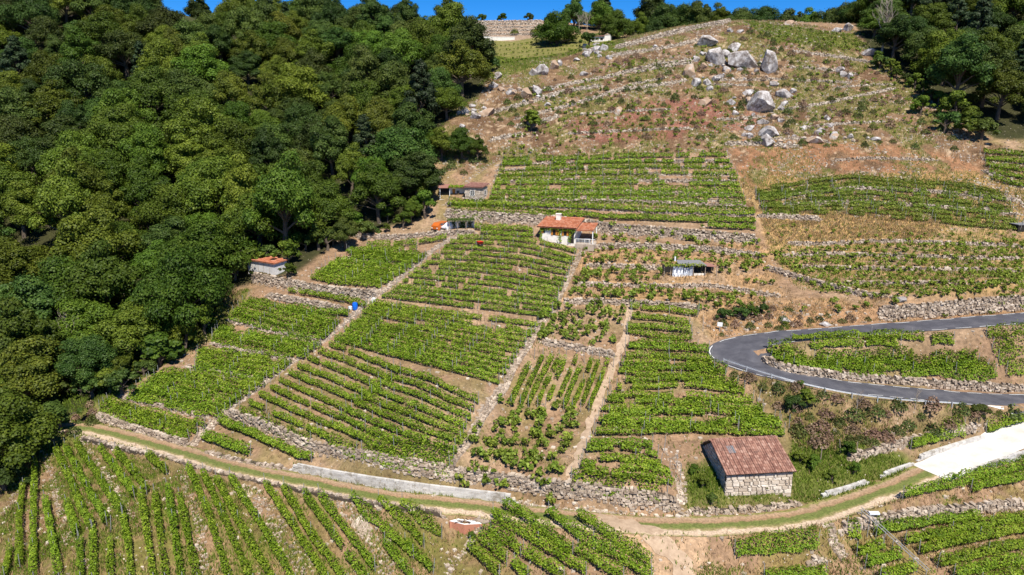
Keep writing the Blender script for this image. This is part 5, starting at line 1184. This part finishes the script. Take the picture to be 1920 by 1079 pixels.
b = MB(); b.b2((1.12, -.16, .94), (2.03, -.141, 1.0)); b.b2((1.12, -.16, 1.75), (2.03, -.141, 1.81)); b.b2((1.12, -.16, 1.0), (1.2, -.141, 1.75)); b.b2((1.95, -.16, 1.0), (2.03, -.141, 1.75)); b.b2((1.55, -.16, 1.0), (1.6, -.141, 1.75)); b.b2((1.2, -.158, 1.35), (1.95, -.143, 1.4)); b.build('frame', M_whitepaint, w_)
w_ = MB().b2((Wc+.09, 1.2, 1.0), (Wc+.14, 1.8, 1.75)).build('window', M_dark, cb)
b = MB(); b.b2((Wc+.141, 1.12, .92), (Wc+.16, 1.88, 1.0)); b.b2((Wc+.141, 1.12, 1.75), (Wc+.16, 1.88, 1.83)); b.b2((Wc+.141, 1.8, 1.0), (Wc+.16, 1.88, 1.75)); b.b2((Wc+.141, 1.12, 1.0), (Wc+.16, 1.2, 1.75)); b.build('frame', M_whitepaint, w_)
# lean-to left of the cabin
pl_ = hit1(824, 371); lt = empty('lean_to', (pl_[0], pl_[1], cb.location.z), R(0)); tag(lt, 'open lean to with a rusty roof and orange door, left of the stone cabin', 'shed')
Wl = max(3.6, pc[0]-pl_[0]-.1)
b = MB(); b.b2((.2, 2.9, -1.2), (Wl, 3.05, 2.2)); b.b2((1.9, .9, -1.2), (2.05, 2.9, 2.1)); b.b2((2.05, .9, -1.2), (Wl, 1.0, 2.1)); b.build('wall', M_whitewall, lt)
MB().b2((2.45, .84, 0), (3.0, .88, 1.8)).build('door', M_shut, lt); MB().b2((3.25, .84, .9), (3.75, .88, 1.5)).build('window', M_glass, lt)
MB().b2((0, -.6, -1.4), (Wl, 2.9, -.02)).build('floor', M_greywall, lt)
MB().add([(-.2, -.4, 2.1), (Wl+.05, -.4, 2.1), (Wl+.05, 3.2, 2.45), (-.2, 3.2, 2.45), (-.2, -.4, 2.18), (Wl+.05, -.4, 2.18), (Wl+.05, 3.2, 2.53), (-.2, 3.2, 2.53)], BOXF).build('roof', M_redroof, lt)
for x in (.1, 1.95): MB().b2((x, -.2, -.2), (x+.1, -.1, 2.1)).build('post', M_whitepaint, lt)
MB().b2((.3, 1.2, 0), (1.7, 2.8, 1.7)).build('interior_shade_block', M_dark, lt)  # solid dark block standing in for the shade inside the lean-to
r = np.random.default_rng(5); n_ = 500; P = np.stack([r.uniform(1.8, Wl, n_), r.uniform(-.6, 2, n_), 2.35+r.normal(size=n_)*.12], 1); cr = link('creeper', quads('creeper', leaf_quads(P, np.tile([0, -.3, 1], (n_, 1)).astype(float), .22, r)), M_vine, None, lt.location); tag(cr, 'leafy vine trained over the lean to roof beside the stone cabin', 'climbing vine')
# parked van and car
def car(name, label, u, v, rz, L_, Wd, Hh, paint, van):
    p = hit1(u, v); e = empty(name, (p[0], p[1], p[2]+.02), rz); tag(e, label, 'van' if van else 'car')
    if van: prof = [(0, .35), (0, 1.15), (.25, 1.2), (.75, Hh), (L_-.15, Hh), (L_, Hh*.6), (L_, .35)]
    else: prof = [(0, .35), (0, .75), (.9, .9), (1.5, Hh), (L_-.9, Hh), (L_-.25, .95), (L_, .8), (L_, .35)]
    k_ = len(prof); V = [(x, -Wd/2+(.12 if z > 1 else 0), z) for x, z in prof]+[(x, Wd/2-(.12 if z > 1 else 0), z) for x, z in prof]
    F = [tuple(range(k_)), tuple(range(2*k_-1, k_-1, -1))]+[(i, i+k_, (i+1) % k_+k_, (i+1) % k_) for i in range(k_)]
    MB().add(V, F).build('body', paint, e)
    z0, z1 = (1.15, Hh-.15) if van else (.92, Hh-.1)
    for xa, xb in (((.85, 1.7), (1.85, 2.8), (2.95, L_-.4)) if van else ((1.35, 2.1), (2.2, L_-1.05))):
        for s_ in (-1, 1): MB().b2((xa, s_*(Wd/2-.06)-.015, z0), (xb, s_*(Wd/2-.06)+.015, z1)).build('window', M_glass, e)
    for x in (.8, L_-.8):
        for s_ in (-1, 1):
            wl_ = MB().tube([(x, s_*(Wd/2-.1), .32), (x, s_*(Wd/2+.02), .32)], .32, 14).build('wheel', M_tyre, e); MB().tube([(x, s_*(Wd/2+.021), .32), (x, s_*(Wd/2+.035), .32)], .18, 10).build('rim', M_metal, wl_)
    for s_ in (-.55, .55): MB().box((-.02, s_, .75), (.05, .25, .15)).build('headlight', M_whitepaint, e)
    MB().box((-.04, 0, .42), (.1, Wd*.95, .18)).build('bumper', M_tyre, e)
car('parked_van', 'orange van half hidden by bushes beside the creeper wall', 815, 436, R(60), 3.4, 1.6, 1.6, M_vanpaint, True)
car('parked_car', 'white car parked just right of the orange van', 832, 434, R(52), 3.4, 1.5, 1.4, M_carpaint, False)
# pergola wall by the cars
pg = hit1(842, 436); pe = empty('pergola_wall', tuple(pg), R(3)); tag(pe, 'pale rendered wall hung with dark creeper, right of the parked cars', 'pergola')
MB().b2((0, 1.2, -.8), (4.6, 1.45, 2.0)).build('wall', M_whitewall, pe); MB().b2((-.2, -.2, 2.0), (4.7, 1.5, 2.08)).build('roof_slats', M_woodpost, pe)
for x in (0, 1.5, 3.0, 4.5): MB().b2((x, -.15, -.8), (x+.1, -.05, 2.0)).build('post', M_woodpost, pe)
r = np.random.default_rng(6); n_ = 1300; xx = r.uniform(-.3, 4.6, n_); zz = 2.15+r.normal(size=n_)*.12; yy = r.uniform(-.3, 1.5, n_); st = r.random(n_) < .45; xx[st] = r.choice([.7, 2.2, 2.7, 3.7], st.sum())+r.normal(size=st.sum())*.25; zz[st] = r.uniform(0, 2, st.sum()); yy[st] = 1.1
cr = link('creeper', quads('creeper', leaf_quads(np.stack([xx, yy, zz], 1), np.tile([0, -.6, .8], (n_, 1)).astype(float), .2, r)), M_oak, None, tuple(pg)); cr.rotation_euler = (0, 0, R(3)); tag(cr, 'dark creeper and vine leaves over the pale pergola wall', 'climbing vine')
# red roofed shed at the forest edge
p0, p1 = hit1(466, 514), hit1(516, 518); ws = math.hypot(*(p1-p0)[:2]); sh = empty('garden_shed', (p0[0], p0[1], min(p0[2], p1[2])), math.atan2(p1[1]-p0[1], p1[0]-p0[0])); tag(sh, 'low white walled shed with an orange roof among the trees at the forest edge', 'shed')
b = MB(); b.b2((0, 0, -.8), (ws, .2, 2.5)); b.b2((0, .2, -.8), (.2, 2.6, 2.5)); b.b2((ws-.2, .2, -.8), (ws, 2.6, 2.5)); b.b2((.2, 2.4, -.8), (ws-.2, 2.6, 2.6)); b.build('wall', M_greywall, sh)
b = MB()
for i in range(1, 5): b.b2((ws*i/5-.03, -.03, -.1), (ws*i/5+.03, .01, 2.5))
b.build('wall_rib', M_woodpost, sh)
rs = MB().add([(-.2, -.3, 2.5), (ws+.3, -.3, 2.5), (ws+.3, 2.7, 2.72), (-.2, 2.7, 2.72), (-.2, -.3, 2.6), (ws+.3, -.3, 2.6), (ws+.3, 2.7, 2.82), (-.2, 2.7, 2.82)], BOXF).build('roof', M_orange, sh)
tile_roof(tt := MB(), (-.2, -.33, 2.59), (ws+.3, -.33, 2.59), (-.2, 2.7, 2.82), .28, .5, 14, .05); tt.build('tiles', M_orange, rs)
# tarpaulin shed
p0, p1 = hit1(1245, 520), hit1(1343, 518); wt = math.hypot(*(p1-p0)[:2]); ts = empty('tarpaulin_shed', (p0[0], p0[1], min(p0[2], p1[2])), math.atan2(p1[1]-p0[1], p1[0]-p0[0])); tag(ts, 'makeshift shed with flat grey roof and white tarpaulins among the sparse vines', 'shed')
MB().add([(wt*.26, -.3, 1.95), (wt*.8, -.3, 1.85), (wt*.76, 2.6, 2.15), (wt*.30, 2.6, 2.2), (wt*.26, -.3, 2.01), (wt*.8, -.3, 1.91), (wt*.76, 2.6, 2.21), (wt*.30, 2.6, 2.26)], BOXF).build('roof', M_sheet, ts)
MB().add([(wt*.8, -.1, 1.7), (wt*1.0, -.1, 1.6), (wt*.94, 1.6, 1.8), (wt*.79, 1.6, 1.9), (wt*.8, -.1, 1.76), (wt*1.0, -.1, 1.66), (wt*.94, 1.6, 1.86), (wt*.79, 1.6, 1.96)], BOXF).build('side_roof', M_redroof, ts)
MB().b2((0, 1.5, -.3), (wt, 1.65, 1.75)).build('interior_shade_back', M_dark, ts)  # near-black colour on the back paints in the shaded interior
for x in (0, .12, .55, .78, 1): MB().b2((wt*x-.05, -.1, -.5), (wt*x+.05, 0, 1.7)).build('post', M_woodpost, ts)
def tarp(x0, x1, z0, z1, y, seed):
    r = random.Random(seed); nx, nz_ = 9, 6; V = []
    for j in range(nz_+1):
        for i in range(nx+1): V.append((x0+(x1-x0)*i/nx, y+.16*math.sin(i*2.1+j*.6)+r.uniform(-.05, .05), z0+(z1-z0)*j/nz_+r.uniform(-.03, .03)))
    V += [(a, b_+.02, c) for a, b_, c in V]; m_ = (nx+1)*(nz_+1); F = [(j*(nx+1)+i, j*(nx+1)+i+1, (j+1)*(nx+1)+i+1, (j+1)*(nx+1)+i) for j in range(nz_) for i in range(nx)]
    return MB().add(V, F+[tuple(k_+m_ for k_ in f[::-1]) for f in F])
tarp(wt*.16, wt*.36, 0, 1.75, -.05, 1).build('tarpaulin', M_tarp, ts); tarp(wt*.37, wt*.47, .1, 1.5, 0, 2).build('tarpaulin', M_tarp, ts); tarp(wt*.48, wt*.56, 0, 1.7, .1, 3).build('tarpaulin', M_tarp, ts)
MB().b2((wt*.58, .2, -.2), (wt*.8, .35, .5)).build('low_wall', M_whitewall, ts); MB().tube([(wt*.24, 1.5, 2.3), (wt*.24, 1.5, 3.0)], .14, 8).build('chimney', M_whitepaint, ts)
r = np.random.default_rng(15); n_ = 420; P = np.stack([r.uniform(.0, wt*.75, n_), r.uniform(-.6, .4, n_), 1.98+r.normal(size=n_)*.13], 1); cr = link('creeper', quads('creeper', leaf_quads(P, np.tile([0, -.4, 1], (n_, 1)).astype(float), .2, r)), M_vine_dim, None, ts.location); cr.rotation_euler = ts.rotation_euler; tag(cr, 'vine shoots spread over the front edge of the tarpaulin shed roof', 'climbing vine')
# small white hut near the crest
p0 = hit1(1108, 79); wh = empty('white_hut', (p0[0], p0[1]+.2, p0[2]-.2), R(-14)); tag(wh, 'small white hut with dark roof edge beside boulders near the crest', 'hut')
b = MB(); b.b2((0, 0, -1.5), (4.6, .25, 1.9)); b.b2((0, .25, -1.5), (.25, 4, 1.9)); b.b2((4.6, -.1, -1.5), (6.6, 4, 2.3)); b.b2((.25, 3.8, -1), (4.6, 4, 2)); b.build('wall', M_whitewall, wh)
MB().add([(-.4, -.5, 1.9), (4.7, -.5, 1.95), (4.7, 4.2, 2.5), (-.4, 4.2, 2.4), (-.4, -.5, 2.05), (4.7, -.5, 2.1), (4.7, 4.2, 2.65), (-.4, 4.2, 2.55)], BOXF).build('roof', M_redroof, wh)
MB().add([(4.5, -.2, 2.31), (6.7, -.2, 2.31), (6.7, 4.1, 2.31), (4.5, 4.1, 2.31), (5.6, -.2, 2.9), (5.6, 4.1, 2.9)], [(0,1,4),(1,2,5,4),(2,3,5),(3,0,4,5),(0,3,2,1)]).build('gable_roof', M_tanboulder, wh)
MB().b2((3.2, -.04, .7), (4.1, .01, 1.5)).build('window', M_dark, wh)
# long white tank wall on the far field
p0 = hit1(905, 77); p1 = hit1(965, 75); wl2 = empty('white_wall', tuple(p0), math.atan2(p1[1]-p0[1], p1[0]-p0[0])); tag(wl2, 'long low white wall at the foot of the far stone hillside', 'wall')
lw = math.hypot(*(p1-p0)[:2]); MB().b2((0, 0, -1), (lw, .4, 1.3)).build('wall_body', M_whitewall, wl2); MB().b2((-.1, -.05, 1.3), (lw+.1, .45, 1.42)).build('coping', M_whitepaint, wl2)
# dark water hut at the right edge
p0 = hit1(1908, 436); dk = empty('small_hut', tuple(p0), R(8)); tag(dk, 'small dark hut cut by the right edge above the scattered vines', 'hut')
MB().b2((0, 0, -1), (2.6, 2, 1.3)).build('wall', M_dark, dk); MB().b2((-.15, -.15, 1.3), (2.75, 2.15, 1.42)).build('roof', M_sheet, dk); MB().tube([(.5, .2, -.5), (.5, -.3, 2.4)], .05, 5).build('post', M_post, dk)
# brick water tank
p0, p1 = hit1(842, 986), hit1(871, 1003)
p2 = hit1(905, 985); p3 = hit1(872, 966); zt = max(p0[2], p1[2], p2[2])+.12
tk = empty('water_tank', ((p0[0]+p2[0])/2, (p0[1]+p2[1])/2, zt)); tag(tk, 'open red brick water tank with white lid beside the dirt track', 'water tank')
o0 = np.array(tk.location); cs = [np.array([*(p[:2]-o0[:2])]) for p in (p0, p1, p2, p3)]
b = MB()
for i in range(4):
    a, c = cs[i], cs[(i+1) % 4]; d = (c-a)/np.linalg.norm(c-a); n_ = np.array([-d[1], d[0]])*.22; lo = -2.2
    b.add([(*a, lo), (*c, lo), (*(c+n_), lo), (*(a+n_), lo), (*a, 0), (*c, 0), (*(c+n_), 0), (*(a+n_), 0)], BOXF)
b.build('wall', M_brick, tk)
inn = lambda f, g: cs[0]*(1-f)*(1-g)+cs[1]*f*(1-g)+cs[2]*f*g+cs[3]*(1-f)*g
MB().slab([(*inn(.1, .1), -.75), (*inn(.9, .1), -.75), (*inn(.9, .9), -.75), (*inn(.1, .9), -.75)], .05).build('water', M_dark, tk)
lb = MB()
for f0, g0, f1, g1 in ((.02, .02, .42, .98), (.425, .6, .98, .98), (.86, .02, .98, .595), (.425, .02, .855, .12)): lb.slab([(*inn(f0, g0), .06), (*inn(f1, g0), .06), (*inn(f1, g1), .06), (*inn(f0, g1), .06)], .055)
lb.build('lid', M_whitepaint, tk)
MB().slab([(*inn(-.02, 1.02), .14), (*inn(1.02, 1.02), .14), (*inn(1.02, 1.45), .3), (*inn(-.02, 1.45), .3)], .12).build('cover_slab', M_woodpost, tk)
MB().tube([(*inn(.15, .3), .1), (*inn(1.15, .2), .35)], .035, 5).build('iron_bar', M_rust, tk); MB().tube([(*inn(.5, -.1), .1), (*inn(.75, .9), .5)], .035, 5).build('iron_bar', M_rust, tk)
# blue barrel, red wheelbarrow, white drum
p = hit1(666, 581); bb = empty('blue_barrel', tuple(p)); tag(bb, 'bright blue plastic barrel beside the stone stair', 'barrel'); bb.scale = (1.35, 1.35, 1.2)
MB().tube([(0, 0, 0), (0, 0, .12), (0, 0, .45), (0, 0, .78), (0, 0, .9)], [.27, .3, .32, .3, .26], 14).build('body', M_blue, bb); MB().tube([(0, 0, .9), (0, 0, .96)], .2, 12).build('lid', M_blue, bb)
p = hit1(657, 581); o = MB().tube([(0, 0, 0), (0, 0, .1), (0, 0, .5), (0, 0, .55)], [.24, .27, .27, .2], 12).build('plastic_drum', M_tarp, None, tuple(p)); tag(o, 'pale plastic drum left of the blue barrel', 'barrel')
p = hit1(701, 567); o = MB().b2((-.3, -.2, -.1), (.3, .2, .6)).b2((-.22, -.15, .6), (.22, .15, .72)).build('white_block', M_whitepaint, None, tuple(p)); tag(o, 'small white block on the stone stair above the blue barrel', 'block')
p = hit1(900, 463); wb = empty('wheelbarrow', (p[0], p[1], p[2]+.1), R(-60)); tag(wb, 'small red wheelbarrow between the upper vine rows', 'wheelbarrow'); wb.scale = (1.3, 1.3, 1.3)
MB().add([(-.25, -.2, .3), (.25, -.2, .3), (.25, .2, .3), (-.25, .2, .3), (-.45, -.35, .65), (.5, -.35, .65), (.5, .35, .65), (-.45, .35, .65)], BOXF).build('tray', M_red, wb)
MB().tube([(.55, -.05, .2), (.55, .05, .2)], .2, 12).build('wheel', M_tyre, wb)
for s_ in (-.25, .25): MB().tube([(.55, s_*.3, .2), (-.3, s_, .35), (-1.0, s_*1.1, .6)], .025, 5).build('handle', M_woodpost, wb); MB().tube([(-.2, s_, .35), (-.25, s_, 0)], .02, 5).build('leg', M_woodpost, wb)
# road sign, guard rail, delineators
p = hit1(1349, 622); sg = empty('road_sign', tuple(p), R(-20)); tag(sg, 'small white marker sign on a post at the outside of the hairpin', 'sign')
MB().tube([(0, 0, 0), (0, 0, 1.1)], .04, 6).build('post', M_metal, sg); MB().b2((-.35, -.04, .75), (.35, 0, 1.35)).build('panel', M_whitepaint, sg)
gr = [(1357,682),(1390,694),(1430,707),(1500,727),(1560,741),(1620,751),(1700,759),(1760,763),(1800,764)]
q = sp_line(gr, 10); P = smooth(resample(hit(q[:, 0], q[:, 1]), 1.0), 3); P[:, 2] = hz(P[:, 0], P[:, 1]); P[:, 2] = smooth(P[:, 2:3].repeat(3, 1), 6)[:, 2]
ge = empty('guard_rail', tuple(P[0])); tag(ge, 'galvanised guard rail along the outside of the lower road', 'guard rail'); o0 = P[0]; b = MB()
T = np.gradient(P, axis=0); T /= np.linalg.norm(T[:, :2], axis=1)[:, None]; sec = [(.0, .50), (.04, .54), (.0, .59), (.04, .64), (.0, .68)]; V = []; F = []
for i in range(len(P)):
    for s_, zz in sec: V.append((P[i, 0]-T[i, 1]*s_-o0[0], P[i, 1]+T[i, 0]*s_-o0[1], P[i, 2]+zz-o0[2]))
    for s_, zz in sec[::-1]: V.append((P[i, 0]-T[i, 1]*(s_+.02)-o0[0], P[i, 1]+T[i, 0]*(s_+.02)-o0[1], P[i, 2]+zz-o0[2]))
for i in range(len(P)-1):
    for j in range(10): F.append((i*10+j, i*10+(j+1) % 10, i*10+10+(j+1) % 10, i*10+10+j))
b.add(V, F); b.build('rail', M_metal, ge)
pme = MB().b2((-.05, -.05, -.4), (.05, .05, .72)).mesh('post'); pme.materials.append(M_metal)
for i in range(0, len(P), 3): link('post', pme, None, ge, tuple(P[i]-o0+np.array([T[i, 1]*.08, -T[i, 0]*.08, 0])))
# monorail pipes in the lower right
pa, pb = hit1(1612, 968), hit1(1738, 1085); mo = empty('pipe_run', tuple(pa)); tag(mo, 'pair of long white pipes running down across the lower right rows', 'pipes'); d = pb-pa; sd = np.array([d[1], -d[0], 0]); sd = sd/np.linalg.norm(sd)*.22
for s_ in (-1, 1):
    L = [pa+d*t-pa+sd*s_ for t in (0, 1)]
    for k_, t in enumerate((0, 1)): w = pa+d*t; L[k_][2] = float(hz(w[0], w[1]))-pa[2]+.9
    MB().tube(L, .045, 6).build('pipe', M_sheet, mo)
for t in np.linspace(.02, .98, 9): w = pa+d*t; MB().tube([(w[0]-pa[0], w[1]-pa[1], hz(w[0], w[1])-pa[2]-.2), (w[0]-pa[0], w[1]-pa[1], (pb[2]-pa[2])*t+.88)], .04, 5).build('support', M_post, mo)
p = hit1(1636, 984); so = empty('pump_box', tuple(p)); tag(so, 'small pale box on a post at the top of the pipes', 'box'); MB().tube([(0, 0, 0), (0, 0, 1.2)], .05, 5).build('post', M_post, so); MB().b2((-.5, -.2, 1.2), (.5, .2, 1.38)).build('box', M_tarp, so)
# bare trees
def bare_tree(u, v, H_, label, seed, name='bare_tree', mat=None, n0=9):
    r = random.Random(seed); p = hit1(u, v); e = empty(name, tuple(p)); tag(e, label, 'tree'); b = MB(); tr = MB()
    tr.tube([(0, 0, -.5), (.05*H_*.3, 0, H_*.35), (.02*H_, .1, H_*.75)], [H_*.022, H_*.015, H_*.006], 7)
    def br(o, d, L, w, dep):
        pts_ = [o]; 
        for i in range(3): d = (d+Vector((r.gauss(0, .16), r.gauss(0, .16), .08))).normalized(); pts_.append(pts_[-1]+d*L/3)
        b.tube(pts_, [w, w*.75, w*.5, w*.25], 4, False)
        if dep > 0:
            for k_ in range(4): i = r.choice([1, 2, 3]); br(pts_[i], (d+Vector((r.gauss(0, .55), r.gauss(0, .55), r.uniform(-.1, .5)))).normalized(), L*r.uniform(.5, .7), w*.5, dep-1)
    for i in range(n0):
        t = .3+.45*i/n0; a = r.uniform(0, 6.28); br(Vector((.03*H_*t, 0, H_*t)), Vector((math.cos(a)*.6, math.sin(a)*.6, .9)).normalized(), H_*.36*(1.15-t*.6), H_*.009, 2)
    tr.build('trunk', mat or M_palebark, e); b.build('branches', mat or M_palebark, e)
bare_tree(1652, 106, 15.5, 'tall leafless pale tree at the edge of the right forest', 1)
bare_tree(1085, 64, 7.5, 'grey leafless tree left of the small white hut, left one', 2); bare_tree(1100, 64, 7.5, 'grey leafless tree left of the small white hut, right one', 3)
bare_tree(1605, 775, 2.8, 'dead shrub with pale twigs below the lower road, left', 4, 'dead_shrub', n0=6); bare_tree(1715, 768, 2.6, 'dead shrub with pale twigs below the lower road, right', 5, 'dead_shrub', n0=6)
bare_tree(140, 690, 9, 'grey leafless tree inside the left forest below the yellowish crown', 6)
# young tree by the barn wall and arbour posts
for i, (u, v, s_) in enumerate([(1432,918,.28),(1406,923,.15),(1590,858,.55)]):
    place_tree('small1', hit1(u, v), s_, ['small leafy sapling against the front of the tiled barn','tiny sapling at the foot of the barn wall','spreading arbour vine on a pole right of the barn'][i], 'saplings near the barn', 'sapling', 'sapling')
for i, (u, v) in enumerate([(1538,868),(1606,858),(1676,838),(1576,850)]):
    p = hit1(u, v); o = link('wooden_stake', PM_wood, None, None, tuple(p)); o.rotation_euler = (.05*i, -.08*i, 0); tag(o, 'weathered wooden pole, %s from the left in the weedy plot' % ['first','third','fourth','second'][i], 'pole', 'arbour poles')
